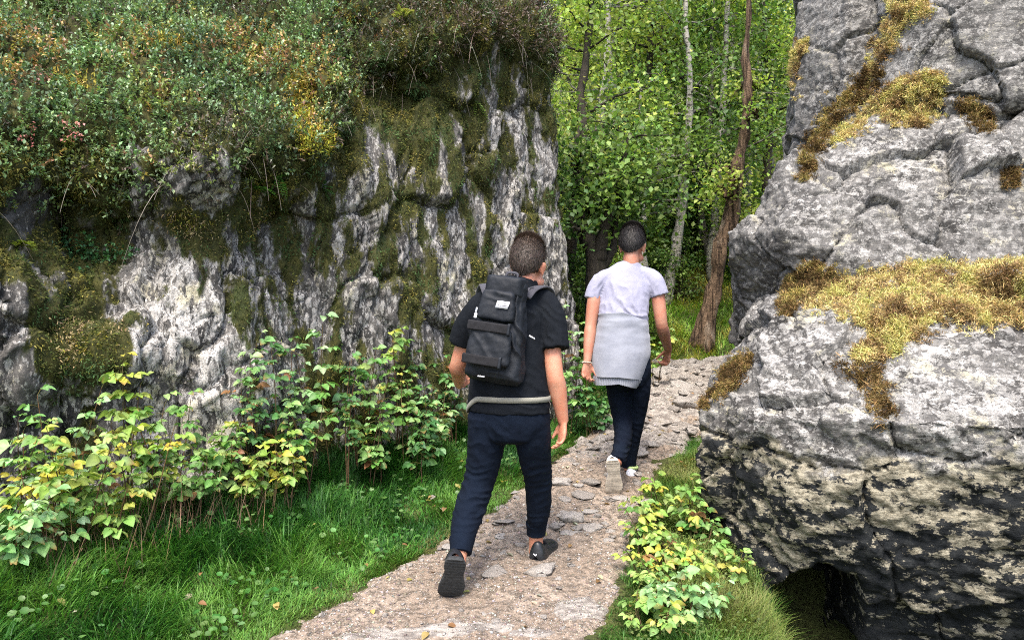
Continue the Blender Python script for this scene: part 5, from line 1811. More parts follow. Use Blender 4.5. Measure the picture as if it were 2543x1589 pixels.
def wrinkle(me, spots, seed=0, fine=.0015):
    """folds: spots (centre, radius, direction across the folds, frequency, height)"""
    V, Nn = mesh_arrays(me)
    d = fbm(V * np.array([14, 14, 9]) + seed, 3) * fine * 2.2 + fbm(V * 30 + seed, 2) * fine
    for c, r, ax, fr, am in spots:
        g = np.exp(-(np.linalg.norm((V - np.array(c)) / np.array(r), axis=1)) ** 2)
        ph = V @ nrm(np.array(ax, float)) * fr + fbm(V * 6 + seed + fr, 2) * 3.0
        d = d + g * am * (1 - 2 * np.abs(np.sin(ph))) * (.6 + .8 * fbm(V * 5 + fr, 2))
    set_co(me, V + Nn * d[:, None])


def torso_rows(rows): return [(*P(a, b_, Y), rx, ry) for a, b_, Y, rx, ry in rows]


M_skin = skin_mat('skin', (.50, .25, .165))
M_skin2 = skin_mat('tanned_skin', (.36, .18, .12))
M_hairb = plain_mat('brown_hair', (.060, .043, .034), .55, .4, 0, 160, .6)
M_hairk = plain_mat('black_hair', (.022, .019, .018), .5, .45, 0, 160, .6)
M_blk = cloth_mat('black_cotton', (.0045, .006, .009), (.007, .009, .0125), .95, 700, .0)
M_navy = cloth_mat('navy_jersey', (.0018, .0045, .0115), (.0032, .0072, .0165), .95, 700, .0)
M_navy2 = cloth_mat('dark_navy_twill', (.002, .0045, .012), (.004, .008, .017), .95, 700, .0)
M_tee = cloth_mat('white_cotton', (.26, .26, .345), (.30, .30, .385), .85, 800, .1, .15)
M_swt = cloth_mat('grey_melange_fleece', (.20, .213, .255), (.245, .258, .30), .95, 520, .25, .06)
M_band = cloth_mat('grey_tape', (.19, .185, .155), (.24, .235, .195), .8, 900, .1)
M_nyl = cloth_mat('black_nylon', (.008, .010, .014), (.013, .016, .022), .62, 500, .0, .25, .25)
M_strap = cloth_mat('grey_webbing', (.045, .045, .055), (.06, .06, .072), .75, 600, .1)
M_lea = plain_mat('black_leather', (.012, .013, .016), .38, .5, 0, 60, .3)
M_rub = plain_mat('dark_rubber', (.026, .028, .029), .75, .3, 0, 90, .4)
M_lace = plain_mat('black_lace', (.012, .012, .014), .8, .2)
M_wsh = plain_mat('white_mesh_shoe', (.72, .72, .78), .7, .3, 0, 120, .15)
M_gum = plain_mat('dusty_gum_sole', (.50, .44, .36), .85, .2, 0, 25, .3)
M_grn = plain_mat('lime_fabric', (.42, .55, .22), .8, .2, 0, 90, .25)
M_patch = plain_mat('white_patch', (.80, .80, .84), .6, .3, 0, 40, .06)
M_ink = plain_mat('grey_thread', (.16, .16, .2), .8, .2)
M_metal = plain_mat('zip_metal', (.55, .56, .58), .35, .5, .8)
M_cord = plain_mat('pale_cord', (.55, .5, .42), .7, .3)


def torso_body(rows, side):
    return tube(torso_rows(rows), side, 20, 20)


# ---------------------------------------------------------------- the man in black
yaw = -.30
SD = V3(math.cos(yaw), math.sin(yaw), 0)           # his right
FD = V3(-math.sin(yaw), math.cos(yaw), 0)          # the way he faces
hy = -.42
neck0 = P(1308, 714, 4.10)
HR = rotz(hy) @ rotx(-.10) @ roty(.03)
hs = 1.06
parts = head_parts(neck0, HR, hs)
parts.append(tube(torso_rows([(1262, 1060, 4.02, .12, .08), (1262, 985, 4.02, .14, .09), (1262, 900, 4.03, .14, .09), (1262, 800, 4.06, .15, .09), (1278, 755, 4.09, .13, .08), (1294, 722, 4.10, .08, .065), (1304, 712, 4.10, .058, .058)]), SD, 20, 20))
shR, elR, wrR = P(1356, 752, 4.08), P(1377, 925, 3.98), P(1399, 1048, 4.02)
shL, elL, wrL = P(1188, 760, 4.10), P(1138, 905, 4.20), P(1140, 955, 4.44)
parts.append(tube([(*(shR - UP * .03), .045, .045), (*(shR * .5 + elR * .5), .052, .05), (*elR, .046, .044), (*(elR * .72 + wrR * .28), .050, .046), (*(elR * .3 + wrR * .7), .038, .034), (*wrR, .029, .025)], SD, 22, 18))
parts.append(tube([(*(shL - UP * .03), .045, .045), (*(shL * .5 + elL * .5), .052, .05), (*elL, .046, .044), (*(elL * .7 + wrL * .3), .048, .044), (*wrL, .028, .025)], SD, 22, 18))
parts += hand_parts(wrR, P(1396, 1125, 4.0) - wrR, nrm(V3(-1, -.35, .0)), V3(-.3, 1, 0) * 1.0, .62, .4, 1.02)
parts += hand_parts(wrL, nrm(V3(.25, .8, .25)), V3(1, 0, .2), V3(0, 0, 1), .6, .4, 1.0)
kR, aR = P(1336, 1195, 4.18), P(1331, 1345, 4.27)
kL, aL = P(1178, 1210, 4.02), P(1142, 1372, 3.755)
hpR, hpL = P(1318, 1010, 4.0), P(1208, 1010, 4.02)
parts.append(tube([(*hpR, .06), (*kR, .045), (*(kR * .6 + aR * .4), .045), (*aR, .040), (*P(1331, 1372, 4.28), .042)], SD, 20, 16, (0, .01)))
parts.append(tube([(*hpL, .06), (*P(1196, 1130, 4.05), .05), (*kL, .045), (*(kL * .6 + aL * .4), .045), (*aL, .038), (*P(1137, 1395, 3.69), .038)], SD, 20, 16, (0, .01)))
body = fuse(parts, .0055, 5, 'person')
base = V3(0, 4.0, 0)
near = obj('person', body, M_skin)
tag(near, 'man in black t-shirt and navy joggers walking with a backpack', 'person')
hair(near, neck0, HR, hs, .018, .062, .20, .010, M_hairb, (.060, .042, .032))

# t-shirt
sp = [tube(torso_rows([(1262, 1022, 4.02, .222, .148), (1262, 985, 4.02, .220, .148), (1261, 930, 4.03, .208, .142), (1259, 860, 4.05, .206, .142), (1262, 800, 4.07, .212, .140), (1272, 752, 4.09, .196, .122), (1286, 724, 4.095, .150, .098), (1297, 704, 4.10, .096, .086), (1301, 690, 4.10, .076, .080)]), SD, 26, 30)]
sR = [(*P(1312, 738, 4.09), .070), (*P(1345, 752, 4.08), .076), (*P(1362, 775, 4.06), .079), (*P(1372, 812, 4.03), .080), (*P(1377, 868, 4.00), .082)]
sL = [(*P(1240, 742, 4.09), .070), (*P(1205, 757, 4.10), .076), (*P(1182, 782, 4.11), .078), (*P(1160, 815, 4.14), .077), (*P(1148, 852, 4.17), .077)]
sp += [tube(sR, SD, 20, 22), tube(sL, SD, 20, 22)]
tee = fuse(sp, .0065, 8, 't_shirt')
wrinkle(tee, [(P(1270, 960, 3.9), (.25, .25, .16), (.3, 0, 1), 60, .006), (P(1345, 800, 3.95), (.10, .2, .14), (.8, 0, .5), 55, .006), (P(1375, 840, 3.95), (.09, .2, .09), (1, 0, .25), 60, .004),
              (P(1360, 940, 3.9), (.07, .25, .2), (.5, 0, 1), 50, .008), (P(1160, 830, 4.1), (.08, .2, .1), (1, 0, .4), 60, .004)], 3)
obj('t_shirt', tee, M_blk, near)
# grey tape round the waist
rows = catmull(np.array([[1262, 1004, 4.02, .224, .153], [1262, 984, 4.02, .224, .153]]), 2)
ang = np.linspace(0, 2 * math.pi, 80, endpoint=False)
c_lo, c_hi = P(1262, 993, 4.02), P(1262, 980, 4.02)
Vb = []
for c, e in ((c_lo, .222), (c_lo, .2275), (c_hi, .2265), (c_hi, .221)):
    dip = -.075 * np.clip((-np.cos(ang) - .55) / .45, 0, 1) ** 1.4
    Vb.append(c + SD * (np.cos(ang) * e)[:, None] + FD * (np.sin(ang) * (e - .072))[:, None] + UP * dip[:, None] + FD * 0)
Vb = np.array(Vb).reshape(-1, 3)
j = np.arange(80)[None]; j2 = (j + 1) % 80; i = (np.arange(4) * 80)[:, None]; i2 = (np.roll(np.arange(4), -1) * 80)[:, None]
obj('waist_band', mk_mesh('waist_band', Vb, np.stack([i + j, i + j2, i2 + j2, i2 + j], -1).reshape(-1, 4)), M_band, near)
# joggers
sp = [tube(torso_rows([(1262, 1000, 4.02, .200, .138), (1262, 1020, 4.02, .212, .142), (1262, 1050, 4.02, .218, .148), (1262, 1082, 4.02, .190, .135)]), SD, 16, 28, (0, .04))]
sp.append(tube([(*P(1212, 1030, 4.03), 0.1042, 0.1256), (*P(1210, 1080, 4.04), 0.1023, 0.1190), (*P(1204, 1130, 4.05), 0.0949, 0.1042), (*P(1194, 1180, 4.06), 0.0865, 0.0930), (*P(1180, 1225, 4.02), 0.0818, 0.0856), (*P(1163, 1275, 3.93), 0.0800, 0.0818), (*P(1152, 1318, 3.85), 0.0688, 0.0688), (*P(1148, 1342, 3.80), 0.0558, 0.0539), (*P(1146, 1352, 3.78), 0.0465, 0.0465)], SD, 40, 26))
sp.append(tube([(*P(1318, 1030, 4.0), 0.1004, 0.1256), (*P(1322, 1080, 4.02), 0.0967, 0.1163), (*P(1330, 1140, 4.08), 0.0837, 0.0977), (*P(1337, 1195, 4.15), 0.0744, 0.0856), (*P(1338, 1245, 4.2), 0.0698, 0.0791), (*P(1336, 1280, 4.23), 0.0632, 0.0698), (*P(1333, 1300, 4.25), 0.0521, 0.0558), (*P(1332, 1308, 4.26), 0.0446, 0.0484)], SD, 40, 26))
jog = fuse(sp, .007, 7, 'joggers')
wrinkle(jog, [(P(1185, 1215, 3.9), (.14, .3, .13), (.25, 0, 1), 75, .008), (P(1337, 1200, 4.05), (.12, .3, .12), (-.2, 0, 1), 75, .005), (P(1250, 1085, 3.9), (.12, .3, .08), (.8, 0, 1), 55, .006),
              (P(1333, 1285, 4.15), (.1, .3, .05), (.1, 0, 1), 110, .005), (P(1150, 1330, 3.8), (.1, .3, .06), (.1, 0, 1), 110, .006), (P(1200, 1110, 3.9), (.12, .3, .12), (.5, 0, 1), 45, .006), (P(1165, 1270, 3.85), (.1, .3, .1), (.4, 0, 1), 60, .005)], 8)
jo = obj('joggers', jog, M_navy, near)
for rows in ([(*P(1147.5, 1338, 3.80), .064, .062), (*P(1146, 1356, 3.77), .056, .056), (*P(1144, 1372, 3.75), .053, .054)], [(*P(1332.5, 1297, 4.25), .059, .063), (*P(1332, 1312, 4.26), .053, .057), (*P(1331.5, 1326, 4.265), .051, .055)]):
    V, F = tube(rows, SD, 16, 48)
    ang = np.arange(len(V)) % 48
    ctr = np.mean(V, 0)
    V[:16 * 48] += (V[:16 * 48] - ctr) * ((ang[:16 * 48] % 2) * .03)[:, None] * [1, 1, 0]
    obj('cuff', mk_mesh('cuff', V, F), M_navy, jo)


def heel_mark(o, H, a, u, r, L):
    c = H - a * .006 + u * .055
    V, F = tube([(*(c - r * .008 + u * .006), .003, .003), (*(c + r * .004 - u * .004), .0035, .003), (*(c + r * .008 + u * .004), .003, .003)], u, 8, 6)
    obj('heel_mark', mk_mesh('heel_mark', V, F), M_patch, o)


zR = path_z(*P(1328, 1400, 4.24)[:2])
shoe(V3(*P(1330, 1400, 4.20)), V3(*(P(1330, 1400, 4.20) + V3(.10, .28, .035))), (0, 0, 1), .285, (M_lea, M_rub, M_lace), near, .112, 1.38, heel_mark)
shoe(P(1131, 1388, 3.63), P(1112, 1497, 3.755), (-.08, .9, .4), .258, (M_lea, M_rub, M_lace), near, .10, 1.34)

# ---------------------------------------------------------------- the backpack on his back
up_ = nrm(P(1262, 700, 4.0) - P(1222, 960, 3.98)); bo = -FD
bo = nrm(bo - (bo @ up_) * up_); br_ = np.cross(up_, bo) * 1.0
if br_ @ SD < 0: br_ = -br_
b0 = P(1223, 950, 3.86)
HB = .535


def B(x, y, z): return b0 + br_ * x + up_ * y + bo * z


bag = empty('backpack', b0, 'black nylon backpack with white patch, worn by the man in black', 'backpack')
bag_o = np.array(bag.location[:])


def bobj(name, V, F, mat, par=None, smooth=True, loc=None):
    par = par or bag
    me = mk_mesh(name, np.asarray(V) - bag_o, F, smooth=smooth)
    return obj(name, me, mat, par)


def rbox(x0, x1, y0, y1, z0, z1, r=.03, nseg=10, taper=0, bulge=0.0):
    """soft box: stacked superelliptic slices from bottom to top"""
    n = 22
    t = np.linspace(-1, 1, n)
    ang = np.linspace(0, 2 * math.pi, 40, endpoint=False)
    V = []
    for q_ in t:
        e = (1 - abs(q_) ** 7) ** (1 / 4) if abs(q_) < 1 else .0
        e = max(e, .03)
        tp = 1 - taper * (q_ * .5 + .5)
        hw, hz_ = (x1 - x0) / 2 * (1 - (1 - e) * r * 6) * tp, (z1 - z0) / 2 * e * tp
        ca, sa = np.cos(ang), np.sin(ang)
        x = (x0 + x1) / 2 + np.sign(ca) * np.abs(ca) ** .45 * hw
        z = (z0 + z1) / 2 + np.sign(sa) * np.abs(sa) ** .45 * hz_ * (1 + bulge * np.clip(sa, 0, 1))
        y = (y0 + y1) / 2 + q_ * (y1 - y0) / 2
        V.append(np.stack([x, np.full(40, y), z], -1))
    V = np.array(V).reshape(-1, 3)
    i = np.arange(n - 1)[:, None] * 40; j = np.arange(40)[None]; j2 = (j + 1) % 40
    F = tri(np.stack([i + j, i + j2, i + 40 + j2, i + 40 + j], -1).reshape(-1, 4))
    V = np.concatenate([V, [V[:40].mean(0)], [V[-40:].mean(0)]])
    jj = np.arange(40); jn = (jj + 1) % 40
    F = np.concatenate([F, np.stack([np.full(40, len(V) - 2), jn, jj], -1), np.stack([np.full(40, len(V) - 1), (n - 1) * 40 + jj, (n - 1) * 40 + jn], -1)])
    return V, F


def toB(V): return b0 + V[:, :1] * br_ + V[:, 1:2] * up_ + V[:, 2:3] * bo


def softbox(name, args, mat, voxel=.006, seed=0, par=None, am=.004, folds=(), kw={}):
    V, F = rbox(*args, **kw)
    me = fuse([(V, F)], voxel, 6, name)
    V, Nn = mesh_arrays(me)
    d = fbm(V * 12 + seed, 3) * am + fbm(V * 28 + seed, 2) * am * .4
    for c, r, ax, fr, a in folds:
        g = np.exp(-(np.linalg.norm((V - np.array(c)) / np.array(r), axis=1)) ** 2)
        d = d + g * a * (1 - 2 * np.abs(np.sin(V @ nrm(np.array(ax, float)) * fr + fbm(V * 8 + fr, 2) * 2)))
    V = V + Nn * d[:, None]
    set_co(me, toB(V) - bag_o)
    return obj(name, me, mat, par or bag)


bodyb = softbox('body', (-.155, .155, 0, HB, -.10, .075), M_nyl, folds=[((.09, .40, .05), (.05, .12, .1), (1, .35, 0), 60, .012), ((.10, .2, .05), (.06, .1, .1), (1, .5, 0), 55, .011), ((0, .53, 0), (.12, .05, .2), (.2, 1, 0), 70, .005), ((0, .06, .06), (.14, .06, .1), (.3, 1, 0), 45, .005)], kw=dict(taper=.37))
softbox('lower_pocket', (-.135, .10, .085, .275, .06, .115), M_nyl, seed=4, folds=[((-.03, .17, .1), (.1, .1, .1), (1, 1, 0), 40, .004)], kw=dict(taper=.10, bulge=.15))
softbox('upper_pocket', (-.115, .085, .305, .465, .035, .095), M_nyl, seed=6, folds=[((0, .44, .09), (.1, .04, .1), (.2, 1, 0), 70, .004)], kw=dict(taper=.16, bulge=.1))
V, F = rbox(-.085, .085, HB - .085, HB + .012, -.09, .055, r=.02, taper=.1)
softbox('top_panel', (-.105, .095, HB - .10, HB + .008, -.085, .066), M_nyl, seed=9, am=.003)
# two flat loops across the front with their end tabs
for y, w0, w1, z in ((.272, -.138, .078, .122), (.105, -.140, .058, .122)):
    V, F = rbox(w0, w1, y - .024, y + .024, z - .016, z + .004, r=.01)
    o = bobj('cross_strap', toB(V), F, M_lace)
    V, F = rbox(w1 - .006, w1 + .008, y - .030, y + .030, z - .018, z + .007, r=.01)
    bobj('tab', toB(V), F, M_nyl, o)
# shoulder straps over the shoulders
for sg, pts in ((1, [(1304, 742, 3.93), (1322, 722, 3.98), (1348, 716, 4.06), (1364, 735, 4.16), (1362, 800, 4.25), (1335, 900, 4.2)]), (-1, [(1215, 735, 3.95), (1209, 716, 4.0), (1204, 712, 4.08), (1196, 735, 4.2), (1180, 820, 4.26), (1170, 900, 4.2)])):
    c = np.array([[*(P(a, b_, Y) + [0, 0, .006]), .034, .009] for a, b_, Y in pts])
    V, F = tube(c, nrm(SD + FD * .5 * -sg * 0), 30, 14)
    o = bobj('shoulder_strap', V, F, M_strap)
    V, F = tube(c[:3] + [0, 0, .006, -.018, -.005], SD, 14, 8)
    bobj('webbing', V, F, M_nyl, o)
# haul loop, patch, zip pulls, little tags
V, F = tube([(*B(-.03, HB - .01, -.05), .008, .004), (*B(-.025, HB + .03, -.055), .008, .004), (*B(.025, HB + .03, -.055), .008, .004), (*B(.03, HB - .01, -.05), .008, .004)], up_, 16, 8)
bobj('haul_loop', V, F, M_strap)
def flat(pts, z, th=.003):
    n = len(pts)
    V = np.array([B(x, y, z) for x, y in pts] + [B(x, y, z + th) for x, y in pts])
    F = [[k, (k + 1) % n, n + (k + 1) % n] for k in range(n)] + [[k, n + (k + 1) % n, n + k] for k in range(n)]
    F += [[n, n + k, n + k + 1] for k in range(1, n - 1)] + [[0, k + 1, k] for k in range(1, n - 1)]
    return V, np.array(F)
PZ0 = .1035
V, F = flat([(-.012, .372), (.052, .372), (.060, .408), (-.004, .408)], PZ0)
pt = bobj('patch', V, F, M_patch, None, False)
# the woven word on the patch, blurred capitals, and the dark slash under it
A = Acc()
def stroke(x0, y0, x1, y1, w_=.0022, z=PZ0 + .0032):
    d = nrm(np.array([x1 - x0, y1 - y0])); nrm2 = np.array([-d[1], d[0]]) * w_ / 2
    V, F = flat([(x0 - nrm2[0], y0 - nrm2[1]), (x1 - nrm2[0], y1 - nrm2[1]), (x1 + nrm2[0], y1 + nrm2[1]), (x0 + nrm2[0], y0 + nrm2[1])], z, .0006)
    A.add(V, F)
x = .003
for ch in 'PEPPI':
    segs = {'P': [(0, 0, 0, 1), (0, 1, 1, 1), (1, 1, 1, .5), (0, .5, 1, .5)], 'E': [(0, 0, 0, 1), (0, 1, 1, 1), (0, .5, .8, .5), (0, 0, 1, 0)], 'I': [(.4, 0, .4, 1)]}[ch]
    for a, b_, c, d in segs: stroke(x + a * .007, .391 + b_ * .011, x + c * .007, .391 + d * .011, .0018)
    x += .0102
stroke(.000, .3865, .036, .3865, .0035); stroke(.036, .3865, .050, .391, .0035)
V, F, _ = A.get()
bobj('lettering', V, F, M_ink, pt, False)
for (x, y) in ((-.112, .325),):
    V, F = tube([(*B(x, y + .034, .088), .006, .004), (*B(x, y + .012, .094), .006, .004)], br_, 6, 8, (.003, .003)); bobj('zip_pull', V, F, M_metal)
    V, F = tube([(*B(x + .002, y + .004, .096), .008, .005), (*B(x + .002, y - .014, .098), .008, .005)], br_, 6, 8, (.004, .004)); bobj('zip_pull', V, F, M_patch)
V, F = flat([(-.058, .022), (-.022, .022), (-.018, .029), (-.054, .029)], .078); bobj('tag', V, F, M_patch, None, False)
V, F = tube([(*B(-.10, .292, .108), .0016, .0016), (*B(.07, .290, .108), .0016, .0016)], up_, 8, 6); bobj('zipper', V, F, M_strap)
A = Acc()
for k in range(3):
    c = B(.152 + k * .011, .262 - k * .004, -.01)
    A.add(*tube([(*c, .0045, .003), (*(c + br_ * .006 - up_ * .006), .0045, .003)], up_, 5, 8, (.002, .002)))
V, F, _ = A.get(); bobj('side_tag', V, F, M_metal)

# ---------------------------------------------------------------- the man in white
yaw2 = -.12
SD = V3(math.cos(yaw2), math.sin(yaw2), 0); FD = V3(-math.sin(yaw2), math.cos(yaw2), 0)
neck1 = P(1569, 650, 5.36)
HR2 = rotz(-.38) @ rotx(-.16)
hs2 = 1.0
parts = head_parts(neck1, HR2, hs2)
parts.append(tube(torso_rows([(1555, 960, 5.30, .10, .07), (1545, 880, 5.30, .12, .08), (1543, 790, 5.31, .12, .08), (1550, 740, 5.34, .13, .08), (1556, 705, 5.36, .12, .07), (1564, 680, 5.37, .07, .055), (1568, 650, 5.365, .054, .054)]), SD, 20, 20))
sR_, eR_, wR_ = P(1628, 688, 5.34), P(1643, 806, 5.32), P(1660, 872, 5.60)
sL_, eL_, wL_ = P(1482, 696, 5.34), P(1467, 806, 5.28), P(1458, 900, 5.20)
parts.append(tube([(*(sR_ - UP * .02), .04), (*(sR_ * .5 + eR_ * .5), .048), (*eR_, .042), (*(eR_ * .7 + wR_ * .3), .044), (*wR_, .026)], SD, 22, 16))
parts.append(tube([(*(sL_ - UP * .02), .04), (*(sL_ * .5 + eL_ * .5), .048), (*eL_, .040), (*(eL_ * .7 + wL_ * .3), .042), (*wL_, .026)], SD, 22, 16))
parts += hand_parts(wR_, nrm(V3(-.02, .35, -.6)), V3(-1, -.3, -.2), V3(-.2, .6, .5), 1.15, .8, 1.0)
parts += hand_parts(wL_, nrm(P(1452, 955, 5.18) - wL_), V3(.55, -.85, 0), V3(.7, .6, 0), .95, .7, 1.05)
parts.append(tube([(*P(1586, 930, 5.3), .05), (*P(1578, 1040, 5.42), .04), (*P(1562, 1145, 5.48), .036), (*P(1562, 1165, 5.49), .04)], SD, 18, 14))
parts.append(tube([(*P(1530, 930, 5.3), .05), (*P(1544, 1040, 5.35), .04), (*P(1546, 1085, 5.26), .035), (*P(1540, 1125, 5.13), .034), (*P(1530, 1150, 5.08), .038)], SD, 18, 14))
body2 = fuse(parts, .0055, 5, 'person')
far = obj('person', body2, M_skin2)
tag(far, 'man in white t-shirt walking ahead, grey sweatshirt tied round his waist', 'person')
hair(far, neck1, HR2, hs2, .035, .070, .20, .013, M_hairk, (.018, .015, .014))
sp = [tube(torso_rows([(1546, 835, 5.30, .178, .125), (1545, 790, 5.31, .180, .128), (1547, 750, 5.33, .180, .126), (1551, 715, 5.345, .182, .115), (1556, 690, 5.355, .162, .100), (1563, 667, 5.36, .108, .085), (1566, 657, 5.36, .080, .076), (1567, 651, 5.36, .068, .070)]), SD, 26, 30)]
sp += [tube([(*P(1580, 675, 5.355), .050, .06), (*P(1606, 684, 5.35), .058), (*P(1624, 697, 5.34), .065), (*P(1632, 716, 5.335), .066), (*P(1638, 735, 5.33), .066)], SD, 18, 22),
       tube([(*P(1543, 676, 5.355), .050, .06), (*P(1511, 687, 5.35), .058), (*P(1490, 701, 5.34), .064), (*P(1479, 722, 5.335), .064), (*P(1472, 744, 5.33), .062)], SD, 18, 22)]
tee2 = fuse(sp, .0065, 7, 't_shirt')
wrinkle(tee2, [(P(1575, 760, 5.2), (.12, .3, .16), (1, 0, .35), 42, .016), (P(1520, 740, 5.2), (.10, .3, .16), (1, 0, -.2), 38, .013), (P(1545, 795, 5.2), (.18, .3, .05), (.3, 0, 1), 70, .010), (P(1605, 700, 5.2), (.06, .3, .1), (1, 0, .6), 70, .006), (P(1490, 710, 5.2), (.06, .3, .1), (1, 0, -.6), 70, .006), (P(1470, 735, 5.25), (.06, .2, .05), (1, 0, .2), 80, .004), (P(1638, 728, 5.25), (.06, .2, .05), (1, 0, .2), 80, .004)], 5, .001)
obj('t_shirt', tee2, M_tee, far)
sp = [tube(torso_rows([(1553, 830, 5.30, .150, .11), (1553, 870, 5.30, .165, .125), (1556, 925, 5.30, .168, .125), (1558, 955, 5.30, .14, .11)]), SD, 14, 24, (0, .03)),
      tube([(*P(1588, 890, 5.30), .075, .11), (*P(1588, 960, 5.34), .078, .10), (*P(1582, 1020, 5.40), .068, .085), (*P(1574, 1070, 5.44), .060, .072), (*P(1566, 1110, 5.47), .058, .066), (*P(1562, 1140, 5.49), .054, .062), (*P(1562, 1160, 5.495), .052, .058)], SD, 30, 22),
      tube([(*P(1528, 890, 5.30), .080, .11), (*P(1534, 960, 5.33), .082, .10), (*P(1544, 1030, 5.36), .072, .085), (*P(1548, 1080, 5.28), .064, .074), (*P(1543, 1110, 5.19), .059, .065), (*P(1538, 1130, 5.12), .055, .060), (*P(1533, 1146, 5.08), .052, .056)], SD, 30, 22)]
tr = fuse(sp, .007, 6, 'trousers')
wrinkle(tr, [(P(1560, 1050, 5.2), (.15, .4, .12), (.4, 0, 1), 60, .007), (P(1550, 1100, 5.2), (.12, .4, .08), (.2, 0, 1), 90, .006), (P(1590, 960, 5.2), (.1, .3, .15), (.6, 0, 1), 40, .005)], 2)
obj('trousers', tr, M_navy2, far)


# sweatshirt tied round the waist: a hanging sheet round the back and hips, with thickness
def sheet(rows, a0, a1, nr, na, th, name, fold=.010, seed=0):
    """rows: px, py(left,mid,right), Y, rx, ry"""
    R = catmull(np.array(rows, float), nr)
    an = np.linspace(a0, a1, na)
    S = []
    for (pl, pm, pr_, yl_, ym, yr, Y, ry) in R:
        u = np.sin(an) / max(abs(math.sin(a0)), abs(math.sin(a1)), 1e-6) if max(abs(a0), abs(a1)) < math.pi / 2 else np.sin(an)
        xx = np.where(u < 0, pm + (pm - pl) * u, pm + (pr_ - pm) * u)
        yy = np.where(u < 0, ym + (yl_ - ym) * -u, ym + (yr - ym) * u)
        YY = Y - ry * np.cos(an)
        S.append(np.stack([(xx - CX) / F_ * Y, YY, CAMZ - (yy - CY) / F_ * Y], -1))
    S = np.array(S)
    q = S.reshape(-1, 3)
    n = nrm(np.cross(np.gradient(S, axis=1).reshape(-1, 3), np.gradient(S, axis=0).reshape(-1, 3)))
    ctr = np.array([q[:, 0].mean(), q[:, 1].max(), q[:, 2].mean()])
    if ((q - ctr) * n).sum() < 0: n = -n
    fz = np.linspace(0, 1, nr).repeat(na)
    f = fbm(np.stack([q[:, 0] * 6.5, q[:, 1] * 4, q[:, 2] * 1.6], -1) + seed, 2) * fold * (.4 + fz) + fbm(np.stack([q[:, 0] * 5, q[:, 1] * 5, q[:, 2] * 17], -1) + seed, 2) * fold * .7 * (1 - fz) ** 2
    outer = q + n * f[:, None]
    inner = outer - n * th
    k = nr * na
    i = np.arange(nr - 1)[:, None] * na; j = np.arange(na - 1)[None]
    Fo = np.stack([i + j, i + j + 1, i + na + j + 1, i + na + j], -1).reshape(-1, 4)
    Fi = Fo[:, ::-1] + k
    jj = np.arange(na - 1); ii = np.arange(nr - 1)
    Ft = np.stack([jj, jj + k, jj + 1 + k, jj + 1], -1)
    Fb = np.stack([(nr - 1) * na + jj, (nr - 1) * na + jj + 1, (nr - 1) * na + jj + 1 + k, (nr - 1) * na + jj + k], -1)
    Fl = np.stack([ii * na, (ii + 1) * na, (ii + 1) * na + k, ii * na + k], -1)
    Fr = np.stack([ii * na + na - 1, ii * na + na - 1 + k, (ii + 1) * na + na - 1 + k, (ii + 1) * na + na - 1], -1)
    me = mk_mesh(name, np.concatenate([outer, inner]), np.concatenate([Fo, Fi, Ft, Fb, Fl, Fr]))
    bm = bmesh.new(); bm.from_mesh(me); bmesh.ops.recalc_face_normals(bm, faces=bm.faces); bm.to_mesh(me); bm.free()
    return me


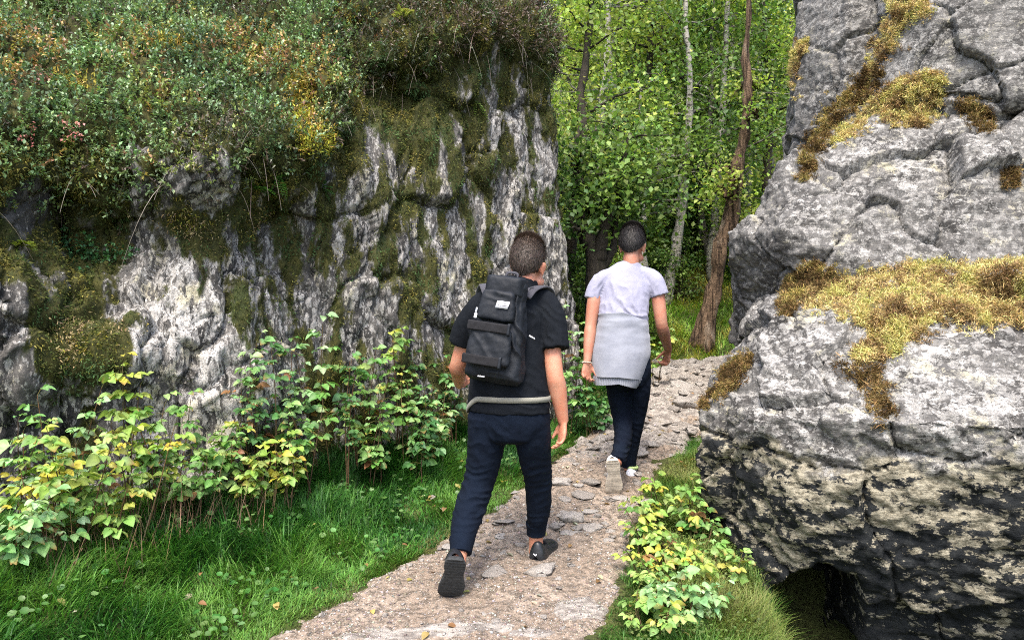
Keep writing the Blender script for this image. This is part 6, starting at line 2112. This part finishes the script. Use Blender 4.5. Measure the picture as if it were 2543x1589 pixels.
rows = [(1487, 1540, 1606, 779, 776, 797, 5.30, .145), (1484, 1541, 1609, 800, 797, 818, 5.30, .152), (1474, 1541, 1612, 838, 834, 850, 5.29, .162), (1466, 1540, 1614, 875, 872, 884, 5.27, .168), (1466, 1536, 1604, 905, 908, 920, 5.25, .160), (1470, 1530, 1594, 934, 934, 942, 5.23, .148)]
sw = obj('sweatshirt', sheet(rows, -1.62, 1.62, 60, 90, .012, 'sweatshirt', .017, 2), M_swt, far)
rows = [(1470.5, 1530, 1593.5, 933, 933, 941, 5.23, .146), (1472, 1530, 1588, 944, 941, 952, 5.225, .140), (1475, 1529, 1580, 956, 950, 964, 5.22, .136)]
hm = sheet(rows, -1.62, 1.62, 14, 220, .012, 'ribbed_hem', .006, 2)
V, Nn = mesh_arrays(hm); set_co(hm, V + Nn * (.0022 * np.sin(V[:, :1] * 420)))
obj('ribbed_hem', hm, M_swt, sw)
# its sleeves knotted at the front
c1 = P(1545, 800, 5.30)
kn = [tube([(*(c1 + SD * -.16 + FD * .02), .035, .03), (*(c1 + SD * -.10 + FD * .13), .034, .028), (*(c1 + FD * .165), .03, .03), (*(c1 + FD * .17 + SD * .05 - UP * .12), .03, .022), (*(c1 + FD * .17 + SD * .07 - UP * .26), .034, .02)], UP, 24, 14),
      tube([(*(c1 + SD * .16 + FD * .02), .035, .03), (*(c1 + SD * .10 + FD * .13), .034, .028), (*(c1 + FD * .175 + UP * .01), .03, .03), (*(c1 + FD * .18 - SD * .05 - UP * .12), .03, .022), (*(c1 + FD * .17 - SD * .07 - UP * .24), .034, .02)], UP, 24, 14)]
obj('knotted_sleeves', fuse(kn, .008, 5, 'knotted_sleeves'), M_swt, sw)
# bracelet on the left wrist
ax = nrm(wL_ - eL_)
e1 = nrm(np.cross(ax, UP)); e2 = np.cross(ax, e1)
an = np.linspace(0, 2 * math.pi, 33)
ring = np.array([[*(wL_ + ax * .004 + e1 * math.cos(t) * .034 + e2 * math.sin(t) * .032), .0035, .0035] for t in an])
V, F = tube(ring, ax, 0, 8)
obj('bracelet', mk_mesh('bracelet', V, F), M_cord, far)


def collar(o, H, a, u, r, L):
    rg = np.array([[*(H + a * (.085 + .052 * math.cos(t)) + r * .036 * math.sin(t) + u * (.082 - .012 * math.cos(t))), .011, .009] for t in an])
    V, F = tube(rg, u, 0, 10)
    obj('padded_collar', mk_mesh('padded_collar', V, F), M_grn, o)


shoe(P(1521, 1142, 5.02), P(1524, 1240, 5.14), (.06, .9, .30), .285, (M_wsh, M_gum, M_wsh), far, .095, 1.2)
shoe(P(1563, 1197, 5.42), P(1563, 1197, 5.42) + V3(.12, .27, .04), (0, 0, 1), .28, (M_wsh, M_gum, M_grn), far, .095, 1.2, collar)
